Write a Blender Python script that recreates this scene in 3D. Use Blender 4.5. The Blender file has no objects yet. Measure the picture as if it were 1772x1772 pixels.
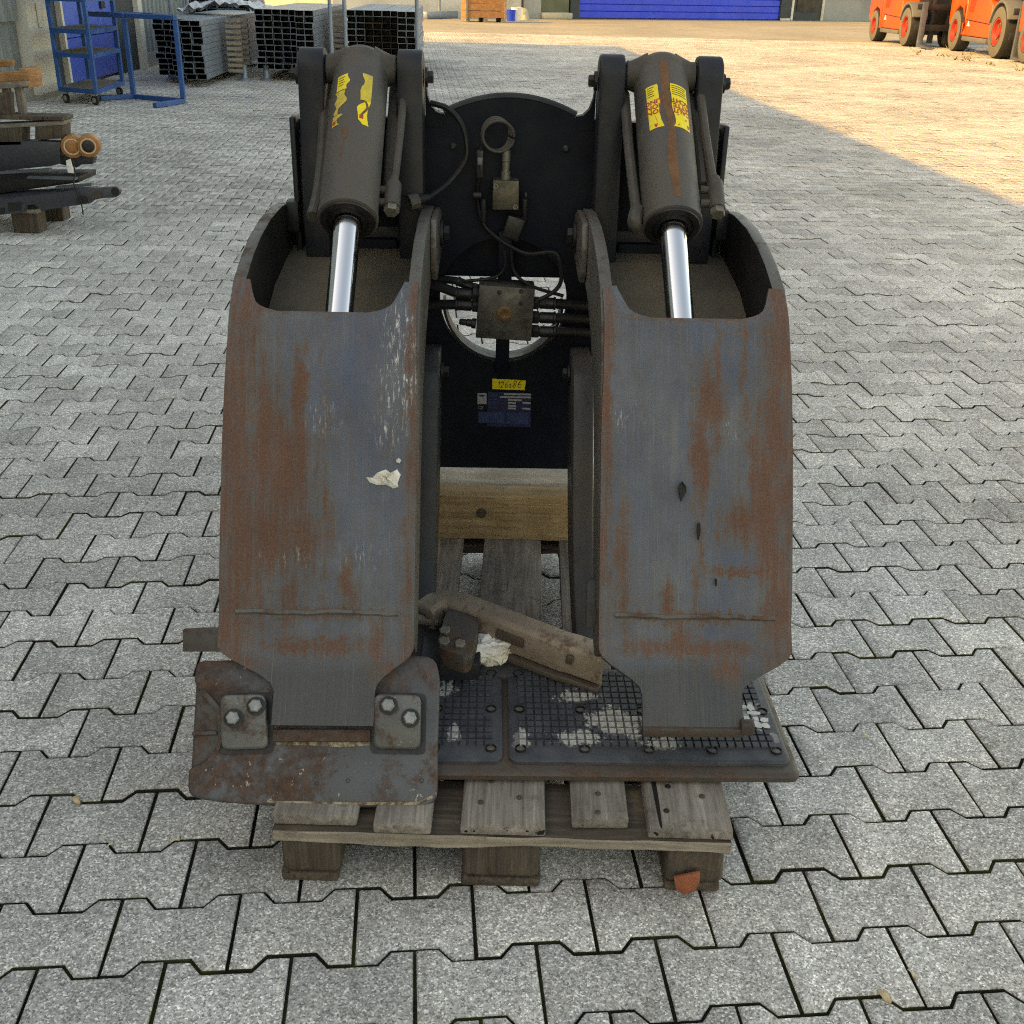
import bpy, bmesh, math, random
import numpy as np
from mathutils import Vector, Matrix
random.seed(7); RNG = np.random.default_rng(11)
R = math.radians
sc = bpy.context.scene
col = sc.collection
# ------------------------------------------------------------------ camera
F_PX, CAM_H, PIT, YAW, ROLL = 1877.23, 1.4279, .4536, -.0919, .0245
cd = bpy.data.cameras.new('camera'); cam = bpy.data.objects.new('camera', cd); col.objects.link(cam)
cd.sensor_width = 36; cd.sensor_fit = 'HORIZONTAL'; cd.lens = F_PX / 1772 * 36
cd.clip_start = .02; cd.clip_end = 600
_R0 = Vector((1, 0, 0)); _F = Vector((0, math.cos(PIT), -math.sin(PIT))); _D0 = Vector((0, -math.sin(PIT), -math.cos(PIT)))
_ir = _R0 * math.cos(ROLL) - _D0 * math.sin(ROLL); _id = _R0 * math.sin(ROLL) + _D0 * math.cos(ROLL)
cam.matrix_world = Matrix(((_ir.x, -_id.x, -_F.x, 0), (_ir.y, -_id.y, -_F.y, 0), (_ir.z, -_id.z, -_F.z, CAM_H), (0, 0, 0, 1)))
sc.camera = cam
# ------------------------------------------------------------------ sky and sun
SUN_POS = Vector((-9.27, -4.5, 6.5)).normalized()
SUN_EL = math.asin(SUN_POS.z); SUN_AZ = math.atan2(SUN_POS.x, SUN_POS.y)
w = bpy.data.worlds.new('World'); sc.world = w; w.use_nodes = True
nt = w.node_tree; nt.nodes.clear()
_o = nt.nodes.new('ShaderNodeOutputWorld'); _b = nt.nodes.new('ShaderNodeBackground'); _s = nt.nodes.new('ShaderNodeTexSky')
_s.sky_type = 'NISHITA'; _s.sun_disc = False; _s.sun_elevation = SUN_EL; _s.sun_rotation = SUN_AZ
_s.air_density = 1.0; _s.dust_density = 1.2; _s.ozone_density = 0.3; _s.altitude = 50
_b.inputs['Strength'].default_value = .15
nt.links.new(_s.outputs[0], _b.inputs[0]); nt.links.new(_b.outputs[0], _o.inputs[0])
sl = bpy.data.lights.new('sun', 'SUN'); sl.energy = 2.0; sl.angle = R(.53); sl.color = (1, .60, .12)
so = bpy.data.objects.new('sun', sl); col.objects.link(so)
so.rotation_euler = SUN_POS.to_track_quat('Z', 'Y').to_euler(); so.location = (-20, -10, 20)
vs = sc.view_settings
vs.view_transform = 'Standard'; vs.look = 'None'; vs.exposure = 1.72; vs.gamma = 1; vs.use_curve_mapping = False
vs.use_white_balance = True; vs.white_balance_temperature = 12900; vs.white_balance_tint = 9
sc.cycles.max_bounces = 4; sc.cycles.diffuse_bounces = 2; sc.cycles.glossy_bounces = 2; sc.cycles.transmission_bounces = 1
sc.cycles.use_denoising = False; sc.cycles.adaptive_threshold = .016; sc.cycles.filter_width = 1.15; sc.cycles.sample_clamp_indirect = 4; sc.cycles.use_light_tree = False
# ------------------------------------------------------------------ measuring helpers (camera rays to real places)
def ray(px, py):
    a, b = px - 886, py - 886
    c, s = math.cos(ROLL), math.sin(ROLL)
    x = (c * a + s * b) / F_PX; yd = (-s * a + c * b) / F_PX
    c, s = math.cos(PIT), math.sin(PIT)
    return Vector((x, c - s * yd, -(s + c * yd)))
CP = Vector((0, 0, CAM_H))
def atz(px, py, z=0.): d = ray(px, py); return CP + d * ((z - CAM_H) / d.z)
def aty(px, py, Y): d = ray(px, py); return CP + d * (Y / d.y)
def atd(px, py, zc): return CP + ray(px, py) * zc
# ------------------------------------------------------------------ material helpers
def lin(r, g=None, b=None):
    if g is None: r, g, b = r
    f = lambda v: (v / 255 / 12.92) if v / 255 <= .04045 else ((v / 255 + .055) / 1.055) ** 2.4
    return (f(r), f(g), f(b), 1)
class NT:
    def __init__(s, name):
        s.m = bpy.data.materials.new(name); s.m.use_nodes = True; s.t = s.m.node_tree; s.t.nodes.clear()
        s.out = s.n('ShaderNodeOutputMaterial'); s.p = s.n('ShaderNodeBsdfPrincipled'); s.l(s.p.outputs[0], s.out.inputs[0])
    def n(s, t, **k):
        o = s.t.nodes.new(t)
        for a, v in k.items(): setattr(o, a, v)
        return o
    def l(s, a, b): s.t.links.new(a, b)
    def coord(s, kind='Object', scale=(1, 1, 1), rot=(0, 0, 0)):
        if kind == 'World': src = s.n('ShaderNodeNewGeometry').outputs['Position']
        elif kind == 'UV': src = s.n('ShaderNodeTexCoord').outputs['UV']
        else: src = s.n('ShaderNodeTexCoord').outputs[kind]
        mp = s.n('ShaderNodeMapping'); mp.inputs['Scale'].default_value = scale; mp.inputs['Rotation'].default_value = rot
        s.l(src, mp.inputs[0]); return mp.outputs[0]
    def noise(s, vec, scale, detail=4, rough=.55, dist=0):
        o = s.n('ShaderNodeTexNoise'); o.inputs['Scale'].default_value = scale; o.inputs['Detail'].default_value = detail
        o.inputs['Roughness'].default_value = rough; o.inputs['Distortion'].default_value = dist
        s.l(vec, o.inputs['Vector']); return o.outputs['Fac']
    def ramp(s, v, stops, interp='LINEAR'):
        o = s.n('ShaderNodeValToRGB'); o.color_ramp.interpolation = interp
        e = o.color_ramp.elements
        while len(e) < len(stops): e.new(.5)
        for q, (p, c) in zip(e, stops):
            q.position = p; q.color = c if hasattr(c, '__len__') else (c, c, c, 1)
        s.l(v, o.inputs[0]); return o.outputs[0]
    def mix(s, f, a, b, mode='MIX'):
        o = s.n('ShaderNodeMix', data_type='RGBA', blend_type=mode)
        for i, v in ((0, f), (6, a), (7, b)):
            if hasattr(v, 'is_linked'): s.l(v, o.inputs[i])
            else: o.inputs[i].default_value = v
        return o.outputs[2]
    def math(s, op, a, b=0., c=0., clamp=False):
        o = s.n('ShaderNodeMath', operation=op); o.use_clamp = clamp
        for i, v in enumerate((a, b, c)):
            if hasattr(v, 'is_linked'): s.l(v, o.inputs[i])
            else: o.inputs[i].default_value = v
        return o.outputs[0]
    def sep(s, v):
        o = s.n('ShaderNodeSeparateXYZ'); s.l(v, o.inputs[0]); return o.outputs
    def set(s, **k):
        for a, v in k.items():
            i = s.p.inputs[{'color': 'Base Color', 'rough': 'Roughness', 'metal': 'Metallic', 'spec': 'Specular IOR Level', 'normal': 'Normal',
                            'coat': 'Coat Weight', 'trans': 'Transmission Weight', 'ior': 'IOR', 'alpha': 'Alpha'}[a]]
            if hasattr(v, 'is_linked'): s.l(v, i)
            else: i.default_value = v
        return s
    def bump(s, h, strength=.3, dist=.002):
        o = s.n('ShaderNodeBump'); o.inputs['Strength'].default_value = strength; o.inputs['Distance'].default_value = dist
        s.l(h, o.inputs['Height']); s.l(o.outputs[0], s.p.inputs['Normal'])
MATS = {}
def simple(name, rgb, rough=.6, metal=0., var=.25, scale=12, spec=.5, dirt=None, bumpd=.0008, bscale=None):
    m = NT(name); v = m.coord('Object'); n = m.noise(v, scale, 6, .65)
    c = rgb if len(rgb) == 4 else (*rgb, 1)
    dk = tuple(x * (1 - var) for x in c[:3]) + (1,); lt = tuple(min(1, x * (1 + var)) for x in c[:3]) + (1,)
    colr = m.ramp(n, [(.25, dk), (.75, lt)])
    if dirt:
        n2 = m.noise(v, scale * .37, 5, .7); f = m.ramp(n2, [(.45, 0.), (.7, 1.)])
        colr = m.mix(f, colr, (*dirt, 1))
    rr = m.ramp(m.noise(v, scale * 2.3, 4), [(.3, max(.02, rough - .12)), (.7, min(1, rough + .12))])
    m.set(color=colr, rough=rr, metal=metal, spec=spec)
    if bumpd: m.bump(m.noise(v, bscale or scale * 6, 5, .7), .4, bumpd)
    MATS[name] = m.m; return m.m
# --- paving
def mk_paver():
    m = NT('paver_concrete'); v = m.coord('World')
    vo = m.n('ShaderNodeTexVoronoi', feature='F1'); vo.inputs['Scale'].default_value = 330; m.l(v, vo.inputs['Vector'])
    sp = m.sep(vo.outputs['Color'])
    g1 = m.ramp(sp[0], [(0, .07), (.2, .22), (.6, .39), (.85, .52), (.95, .82), (1, .95)])
    n1 = m.noise(v, 700, 1, .8); n2 = m.noise(v, 5.5, 2, .6); n3 = m.noise(v, .55, 2, .6); n4 = m.noise(v, 60, 2, .7)
    g = m.mix(.30, g1, m.ramp(n1, [(.3, .20), (.7, .60)]))
    g = m.mix(1., g, m.ramp(n4, [(.3, .80), (.7, 1.18)]), 'MULTIPLY')
    g = m.mix(1., g, m.ramp(n2, [(.28, .82), (.75, 1.12)]), 'MULTIPLY')
    g = m.mix(1., g, m.ramp(n3, [(.3, .74), (.66, 1.10)]), 'MULTIPLY')
    a1 = m.n('ShaderNodeAttribute', attribute_name='tint'); a2 = m.n('ShaderNodeAttribute', attribute_name='otint', attribute_type='OBJECT')
    t = m.math('ADD', a1.outputs['Fac'], a2.outputs['Fac'])
    t = m.math('MULTIPLY_ADD', t, .30, .86)
    cm = m.n('ShaderNodeCombineColor'); 
    for i in range(3): m.l(t, cm.inputs[i])
    g = m.mix(1., g, cm.outputs[0], 'MULTIPLY')
    g = m.mix(1., g, (1.34, 1.315, 1.265, 1), 'MULTIPLY')
    # drifted dust and oily stains with shapes of their own
    st = m.ramp(m.noise(v, 1.7, 3, .7, .6), [(.60, 0.), (.74, .45)])
    g = m.mix(st, g, (.10, .098, .09, 1))
    m.set(color=g, rough=.9, spec=.06)
    m.bump(n1, .6, .0014)
    MATS['paver'] = m.m
mk_paver()
def mk_joint():
    m = NT('joint_soil'); v = m.coord('World')
    c = m.ramp(m.noise(v, 260, 4, .7), [(.3, (.010, .010, .008, 1)), (.7, (.045, .043, .034, 1))])
    moss = m.ramp(m.noise(v, 3.2, 5, .75), [(.47, 0.), (.60, .9)])
    c = m.mix(moss, c, (.060, .072, .018, 1)); sand = m.ramp(m.noise(v, 5.1, 4, .7), [(.60, 0.), (.70, .8)]); c = m.mix(sand, c, (.13, .12, .10, 1)); m.set(color=c, rough=.95, spec=.2); m.bump(m.noise(v, 300, 4), .6, .003); MATS['joint'] = m.m
mk_joint()
def mk_far():
    m = NT('far_paving'); v = m.coord('World'); n = m.noise(v, .35, 6, .65); n2 = m.noise(v, 4, 5, .7)
    c = m.ramp(n, [(.3, (.24, .235, .21, 1)), (.7, (.35, .34, .30, 1))]); c = m.mix(1., c, m.ramp(n2, [(.3, .8), (.7, 1.15)]), 'MULTIPLY')
    m.set(color=c, rough=.9, spec=.05); MATS['far'] = m.m
mk_far()
# --- painted steel with rust; uv: u across (0..1), v along (0 top..1 tip)
def mk_arm(name, seed, edge_l, edge_r, patches, streak, scuff=None, chalk=.0):
    m = NT(name); uv = m.coord('UV'); U = m.sep(uv)
    off = m.n('ShaderNodeVectorMath', operation='ADD'); m.l(uv, off.inputs[0]); off.inputs[1].default_value = (seed, seed * .7, 0)
    V = off.outputs[0]
    def mp(sx, sy):
        o = m.n('ShaderNodeMapping'); o.inputs['Scale'].default_value = (sx, sy, 1); m.l(V, o.inputs[0]); return o.outputs[0]
    str_n = m.noise(mp(15, 2.4), 1.6, 5, .68); fine = m.noise(mp(14, 30), 2.2, 4, .75); big = m.noise(mp(3, 5), 1, 4, .65)
    hair = m.noise(mp(70, 2.2), 1.5, 5, .7); warp = m.noise(mp(5, 12), 1.4, 5, .7)
    # rust amount
    u = m.math('ADD', U[0], m.math('MULTIPLY_ADD', warp, .16, -.08))
    r = m.ramp(u, [(0, edge_l[0]), (edge_l[1] * .55, edge_l[0]), (edge_l[1], 0), (1 - edge_r[1], 0), (1 - edge_r[1] * .55, edge_r[0]), (1, edge_r[0])])
    v_ = m.math('ADD', U[1], m.math('MULTIPLY_ADD', fine, .10, -.05))
    for (uc, vc, ru, rv, amt) in patches:
        du = m.math('DIVIDE', m.math('SUBTRACT', u, uc), ru); dv = m.math('DIVIDE', m.math('SUBTRACT', v_, vc), rv)
        d = m.math('SQRT', m.math('ADD', m.math('MULTIPLY', du, du), m.math('MULTIPLY', dv, dv)))
        k = m.math('MULTIPLY', m.math('SUBTRACT', 1.25, d, clamp=True), amt)
        r = m.math('MAXIMUM', r, k)
    tot = m.math('ADD', r, m.math('MULTIPLY_ADD', str_n, streak * 2.4, -streak * 1.2))
    tot = m.math('ADD', tot, m.math('MULTIPLY_ADD', fine, .6, -.3))
    tot = m.math('ADD', tot, m.math('MULTIPLY_ADD', hair, .5, -.19)); tot = m.math('ADD', tot, m.math('MULTIPLY_ADD', m.noise(mp(7, 11), 1.3, 6, .75), .7, -.35))
    rust = m.ramp(tot, [(.33, 0.), (.48, .5), (.68, .86)]); tarn = m.ramp(tot, [(.04, .05), (.38, .72)])
    paint = m.ramp(m.math('ADD', m.math('MULTIPLY', big, .6), m.math('MULTIPLY', hair, .4)),
                   [(.3, lin(54, 60, 70)), (.5, lin(78, 84, 94)), (.7, lin(104, 107, 112))])
    paint = m.mix(m.ramp(m.noise(mp(2.5, 3.2), 1, 4, .5), [(.45, 0.), (.7, .55)]), paint, lin(46, 68, 100))
    paint = m.mix(tarn, paint, m.ramp(fine, [(.3, lin(68, 60, 54)), (.7, lin(96, 86, 77))]))
    rc = m.ramp(m.noise(mp(30, 62), 2.2, 6, .8), [(.28, lin(62, 46, 40)), (.5, lin(98, 68, 57)), (.72, lin(132, 97, 81))])
    tong = m.ramp(m.math('ADD', U[1], m.math('MULTIPLY_ADD', big, .12, -.06)), [(.835, 0.), (.875, .8)]); paint = m.mix(tong, paint, m.ramp(hair, [(.3, lin(50, 51, 50)), (.7, lin(72, 72, 70))]))
    rc = m.mix(1., rc, m.ramp(big, [(.3, .70), (.7, 1.22)]), 'MULTIPLY')
    c = m.mix(rust, paint, rc)
    c = m.mix(1., c, m.ramp(m.noise(mp(130, 260), 1.5, 2, .8), [(.3, .68), (.7, 1.34)]), 'MULTIPLY')
    fl = m.ramp(m.math('ADD', tot, m.math('MULTIPLY_ADD', m.noise(mp(34, 44), 2.0, 6, .8), .9, -.45)), [(.52, 0.), (.545, .5)]); c = m.mix(fl, c, m.ramp(m.noise(mp(60, 90), 2, 3, .8), [(.3, lin(60, 42, 35)), (.7, lin(122, 84, 68))]))
    ln_ = m.ramp(m.noise(mp(150, 1.3), 1.6, 3, .6), [(.655, 0.), (.675, .45)]); c = m.mix(ln_, c, lin(122, 122, 120))
    pit = m.ramp(m.noise(mp(90, 180), 1.7, 2, .6), [(.27, .7), (.31, 0.)]); c = m.mix(pit, c, lin(38, 33, 30))
    sc1 = m.ramp(m.noise(mp(48, 3), 2, 4, .6), [(.67, 0.), (.72, .5)]); c = m.mix(sc1, c, lin(62, 50, 42))
    if scuff:
        for (uc, vc, ru, rv, amt) in scuff:
            du = m.math('DIVIDE', m.math('SUBTRACT', u, uc), ru); dv = m.math('DIVIDE', m.math('SUBTRACT', v_, vc), rv)
            d = m.math('SQRT', m.math('ADD', m.math('MULTIPLY', du, du), m.math('MULTIPLY', dv, dv)))
            k = m.math('SUBTRACT', 1.1, d, clamp=True)
            k = m.math('MULTIPLY', k, m.ramp(m.noise(mp(26, 9), 2.2, 6, .85), [(.54, 0.), (.62, 1.)]))
            c = m.mix(m.math('MULTIPLY', k, amt, clamp=True), c, lin(222, 224, 224))
    m.set(color=c, rough=m.mix(rust, m.ramp(hair, [(.3, .40), (.7, .58)]), (.85, .85, .85, 1)), spec=.42)
    m.bump(m.mix(rust, hair, fine), .35, .0012)
    MATS[name] = m.m
mk_arm('arm_paint_worn', 3.1, (.47, .25), (.38, .09), [(.34, .40, .20, .20, .62), (.22, .33, .14, .22, .6), (.30, .55, .30, .13, .62), (.39, .20, .05, .15, .66), (.12, .48, .22, .6, .5), (.36, .68, .10, .2, .40), (.66, .66, .05, .09, .52), (.5, .735, .55, .018, .55), (.5, .815, .5, .035, .52), (.8, .80, .06, .09, .5), (.26, .0, .5, .012, .5), (.52, .5, .03, .5, .34), (.14, .86, .2, .08, .4), (.86, .86, .2, .08, .4)], .50,
       [(.90, .15, .12, .16, 1.0), (.86, .03, .1, .05, .9), (.52, .27, .12, .05, .45), (.72, .60, .16, .05, .28), (.36, .60, .2, .03, .3), (.85, .28, .08, .08, .6)])
mk_arm('arm_paint_streaked', 8.4, (.40, .09), (.47, .21), [(.56, .20, .09, .12, .62), (.52, .34, .07, .18, .60), (.72, .50, .13, .08, .62), (.86, .42, .12, .3, .58), (.76, .62, .26, .018, .6), (.5, .81, .6, .03, .52), (.42, .79, .07, .05, .6), (.36, .70, .05, .08, .5), (.60, .14, .03, .3, .5), (.74, .16, .03, .25, .46), (.5, .735, .5, .016, .5), (.12, .62, .06, .2, .5), (.66, .86, .12, .06, .5), (.5, .0, .6, .012, .5), (.5, .62, .03, .4, .36)], .52,
       [(.12, .25, .1, .05, .3), (.68, .27, .05, .04, .35)])
def mk_rusty(name, paint_rgb, amount, seed, scale=14, rough=.5, chips=True, bias=None):
    m = NT(name); v = m.coord('Object')
    o = m.n('ShaderNodeVectorMath', operation='ADD'); m.l(v, o.inputs[0]); o.inputs[1].default_value = (seed, seed * 1.3, seed * .4); v = o.outputs[0]
    n1 = m.noise(v, scale, 5, .7, .4); n2 = m.noise(v, scale * 7, 3, .75); n3 = m.noise(v, scale * .4, 3, .6)
    
    t = m.math('ADD', m.math('MULTIPLY_ADD', n2, .5, -.25), m.math('MULTIPLY_ADD', n1, 1.6, amount - .5 - .3))
    if bias: t = m.math('ADD', t, m.ramp(m.math('MULTIPLY_ADD', m.sep(m.coord('Object'))[0], bias[0], bias[1]), [(0, bias[2]), (1, 0.)]))
    rust = m.ramp(t, [(.40, 0.), (.54, .6), (.70, .95)])
    p = m.ramp(n3, [(.3, tuple(x * .75 for x in paint_rgb) + (1,)), (.7, tuple(x * 1.25 for x in paint_rgb) + (1,))])
    rc = m.ramp(m.noise(v, scale * 4, 6, .8), [(.28, lin(48, 37, 32)), (.5, lin(76, 54, 44)), (.75, lin(108, 78, 60))])
    c = m.mix(rust, p, rc)
    if chips:
        ch = m.ramp(m.noise(v, scale * 5, 4, .7, .8), [(.66, 0.), (.70, .8)]); c = m.mix(ch, c, lin(190, 180, 160))
    m.set(color=c, rough=m.mix(rust, (rough,) * 3 + (1,), (.85, .85, .85, 1)), metal=.1); m.bump(n2, .35, .001); MATS[name] = m.m
mk_rusty('pad_rust', lin(74, 77, 82)[:3], .41, 2.3, 13, bias=(3.2, 1.62, .20))
mk_rusty('steel_rust', lin(72, 70, 68)[:3], .54, 5.1, 13, chips=False)
mk_rusty('steel_brown', lin(70, 62, 56)[:3], .42, 7.7, 16, chips=False)
mk_rusty('bar_rust', lin(134, 120, 108)[:3], .34, 9.2, 20, chips=False)
mk_rusty('rim_rust', lin(84, 83, 80)[:3], .37, 1.2, 12, chips=False)
mk_rusty('cleat_steel', lin(96, 98, 98)[:3], .40, 4.4, 18, rough=.42)
mk_rusty('edge_bare', lin(150, 140, 116)[:3], .52, 6.1, 60, chips=False)
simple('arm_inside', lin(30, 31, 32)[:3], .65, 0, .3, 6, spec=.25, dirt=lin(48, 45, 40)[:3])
simple('floor_dust', lin(92, 84, 72)[:3], .9, 0, .22, 9, dirt=lin(74, 70, 62)[:3])
simple('frame_black', (.0024, .0042, .0105), .55, .0, .35, 7, spec=.14, dirt=(.009, .012, .017))
simple('tower_black', (.0115, .0145, .022), .5, .0, .35, 7, spec=.3, dirt=(.024, .024, .024))
simple('lower_arm_grey', lin(58, 61, 66)[:3], .55, .0, .2, 9, spec=.35, dirt=lin(74, 67, 58)[:3])
def mk_barrel():
    m = NT('cylinder_paint'); v = m.coord('Object'); n = m.noise(v, 6, 5, .6); n2 = m.noise(v, 30, 6, .7)
    nrm = m.n('ShaderNodeNewGeometry'); z = m.sep(nrm.outputs['Normal'])[2]
    dust = m.ramp(m.math('ADD', m.noise(v, 4.3, 6, .7), m.math('MULTIPLY', n2, .2)), [(.40, 0.), (.62, .85)])
    c = m.ramp(n, [(.3, lin(44, 48, 54)), (.7, lin(62, 66, 72))]); c = m.mix(dust, c, lin(82, 77, 72))
    m.set(color=c, rough=m.mix(dust, (.32,) * 3 + (1,), (.75,) * 3 + (1,)), metal=.15); m.bump(n2, .2, .0006); MATS['barrel'] = m.m
mk_barrel()
simple('rust_streak', lin(104, 72, 50)[:3], .9, 0, .3, 40)
simple('gland_black', (.008, .008, .009), .5, 0, .3, 30)
m_ = NT('chrome_rod'); v_ = m_.coord('Object'); m_.set(color=(.80, .81, .85, 1), metal=1., rough=m_.ramp(m_.noise(v_, 30, 5), [(.3, .10), (.7, .2)])); MATS['chrome'] = m_.m
simple('hose_dusty', lin(62, 59, 55)[:3], .7, 0, .3, 20)
simple('hose_black', (.007, .007, .008), .55, 0, .4, 30, spec=.3)
simple('fitting_steel', lin(112, 108, 100)[:3], .5, .5, .25, 30)
simple('valve_steel', lin(84, 80, 70)[:3], .5, .6, .45, 26, dirt=lin(40, 38, 34)[:3])
simple('manifold_steel', lin(84, 82, 78)[:3], .5, .5, .5, 24, dirt=lin(34, 33, 32)[:3])
simple('bronze_plug', lin(104, 78, 52)[:3], .5, .4, .3, 40)
simple('bolt_zinc', lin(132, 136, 136)[:3], .45, .6, .25, 60)
simple('bolt_dark', (.02, .02, .022), .5, .3, .3, 40)
simple('rubber', (.042, .047, .060), .5, 0, .22, 30, dirt=(.066, .070, .080))
simple('paper_white', lin(222, 222, 220)[:3], .9, 0, .10, 30, dirt=lin(186, 178, 160)[:3])
simple('tape_white', lin(176, 176, 174)[:3], .6, 0, .3, 240, dirt=lin(104, 103, 101)[:3])
simple('label_yellow', lin(226, 204, 44)[:3], .5, 0, .10, 60, bumpd=0)
simple('label_worn', lin(196, 176, 62)[:3], .6, 0, .25, 70, dirt=lin(176, 140, 96)[:3], bumpd=0)
simple('label_red', lin(176, 52, 34)[:3], .6, 0, .15, 60, bumpd=0)
simple('label_ink', (.012, .012, .012), .6, 0, .1, 60, bumpd=0)
simple('label_blue', lin(14, 24, 70)[:3], .45, 0, .25, 30, bumpd=0)
simple('label_teal', lin(24, 50, 92)[:3], .5, 0, .2, 40, bumpd=0)
simple('label_silver', lin(146, 148, 150)[:3], .45, .1, .2, 60, bumpd=0)
simple('leaf_dry', lin(196, 176, 140)[:3], .8, 0, .25, 200)
simple('shard_orange', lin(150, 84, 58)[:3], .6, 0, .25, 60)
simple('straw', lin(208, 200, 176)[:3], .8, 0, .15, 80)
# --- wood
def mk_wood(name, dark, mid, light, axis, stain=None, crack=True, gscale=1.):
    m = NT(name); sc_ = {'X': (1.2, 22, 22), 'Y': (22, 1.2, 22), 'Z': (22, 22, 1.2)}[axis]
    v = m.coord('Object'); oi = m.n('ShaderNodeObjectInfo'); off = m.n('ShaderNodeVectorMath', operation='MULTIPLY_ADD')
    cb = m.n('ShaderNodeCombineXYZ')
    for i in range(3): m.l(oi.outputs['Random'], cb.inputs[i])
    m.l(cb.outputs[0], off.inputs[0]); off.inputs[1].default_value = (9, 7, 5); m.l(v, off.inputs[2])
    mp = m.n('ShaderNodeMapping'); mp.inputs['Scale'].default_value = tuple(x * gscale for x in sc_); m.l(off.outputs[0], mp.inputs[0])
    g = m.noise(mp.outputs[0], 4, 7, .7, .5); g2 = m.noise(mp.outputs[0], 11, 5, .7); b = m.noise(off.outputs[0], 7, 5, .65)
    c = m.ramp(g, [(.25, dark), (.5, mid), (.75, light)])
    c = m.mix(1., c, m.ramp(b, [(.3, .72), (.7, 1.2)]), 'MULTIPLY')
    if stain: c = m.mix(m.ramp(m.noise(off.outputs[0], 13, 6, .75), [(.56, 0.), (.70, .7)]), c, stain)
    if crack:
        mp2 = m.n('ShaderNodeMapping'); mp2.inputs['Scale'].default_value = tuple((.6 if x < 2 else 16) for x in sc_); m.l(off.outputs[0], mp2.inputs[0])
        k = m.ramp(m.noise(mp2.outputs[0], 3, 2, .5), [(.305, 1.), (.32, 0.)]); c = m.mix(k, c, (.012, .01, .008, 1))
    m.set(color=c, rough=.86, spec=.25); m.bump(m.mix(.5, g, g2), .6, .0018); MATS[name] = m.m
for ax in 'XYZ':
    mk_wood('wood_grey_' + ax, lin(82, 77, 73), lin(124, 117, 111), lin(158, 151, 144), ax, lin(72, 62, 56))
    mk_wood('wood_dark_' + ax, lin(50, 44, 40), lin(80, 71, 64), lin(108, 96, 84), ax, lin(118, 102, 78))
mk_wood('wood_fresh_X', lin(118, 94, 70), lin(156, 129, 98), lin(184, 156, 122), 'X', lin(104, 82, 62), crack=False)
mk_wood('wood_log_X', lin(150, 142, 134), lin(190, 182, 172), lin(216, 210, 200), 'X', lin(104, 96, 86), crack=False)
mk_wood('wood_pale_X', lin(104, 95, 86), lin(140, 130, 119), lin(176, 166, 152), 'X', lin(84, 73, 64), crack=False)
mk_wood('wood_orange_X', lin(120, 82, 56), lin(156, 112, 78), lin(180, 138, 100), 'X', None, crack=False)
mk_wood('wood_orange_Y', lin(120, 82, 56), lin(156, 112, 78), lin(180, 138, 100), 'Y', None, crack=False)
# --- background materials
simple('sheet_metal', lin(128, 140, 146)[:3], .5, .2, .12, 1.2, dirt=lin(104, 112, 114)[:3], bumpd=0)
simple('wall_white', lin(206, 204, 196)[:3], .8, 0, .06, 2, dirt=lin(178, 172, 156)[:3], bumpd=0)
simple('wall_dark', lin(42, 52, 58)[:3], .6, 0, .12, 2, bumpd=0)
simple('door_blue', lin(52, 92, 190)[:3], .45, 0, .08, 2, bumpd=0)
simple('rolldoor_blue', lin(0, 62, 206)[:3], .5, 0, .08, 1, bumpd=0)
simple('galvanised', lin(122, 136, 150)[:3], .4, .3, .2, 3, bumpd=0)
simple('galv_end', lin(92, 100, 108)[:3], .5, .5, .25, 5, bumpd=0)
simple('brown_steel', lin(70, 62, 56)[:3], .6, .2, .25, 6, bumpd=0)
simple('blue_paint', lin(4, 82, 148)[:3], .42, 0, .15, 5, dirt=lin(14, 66, 118)[:3], bumpd=0)
simple('shelf_board', lin(112, 104, 94)[:3], .8, 0, .15, 4)
simple('caster_grey', lin(150, 152, 150)[:3], .5, .3, .2, 9, bumpd=0)
simple('mast_black', (.034, .040, .050), .45, .0, .2, 4, dirt=(.052, .056, .064))
simple('roller_brown', lin(158, 106, 62)[:3], .5, .2, .25, 14)
simple('roller_ring', lin(196, 176, 150)[:3], .5, .4, .2, 20)
simple('forklift_orange', lin(236, 84, 48)[:3], .38, 0, .05, 1.5, bumpd=0)
simple('rim_red', lin(176, 50, 36)[:3], .5, 0, .12, 4, bumpd=0)
simple('tyre', lin(96, 94, 88)[:3], .85, 0, .15, 5)
simple('tread', (.016, .016, .016), .8, 0, .3, 8)
simple('grey_plastic', lin(96, 98, 96)[:3], .6, 0, .15, 3, bumpd=0)
simple('glass_dark', (.012, .016, .022), .08, 0, .1, 1, bumpd=0)
simple('glass_green', lin(84, 96, 80)[:3], .12, 0, .15, .8, bumpd=0)
simple('concrete_grey', lin(150, 152, 150)[:3], .85, 0, .1, 1.2, dirt=lin(128, 130, 126)[:3])
simple('stone_tan', lin(176, 170, 150)[:3], .85, 0, .1, 3)
simple('plastic_white', lin(226, 226, 226)[:3], .5, 0, .05, 3, bumpd=0)
simple('plastic_film', lin(196, 204, 214)[:3], .25, 0, .12, 6, bumpd=0)
simple('roof_grey', lin(96, 100, 102)[:3], .7, 0, .1, 1, bumpd=0)
simple('weed_green', (.16, .17, .06), .8, 0, .35, 6, bumpd=0)
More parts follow.
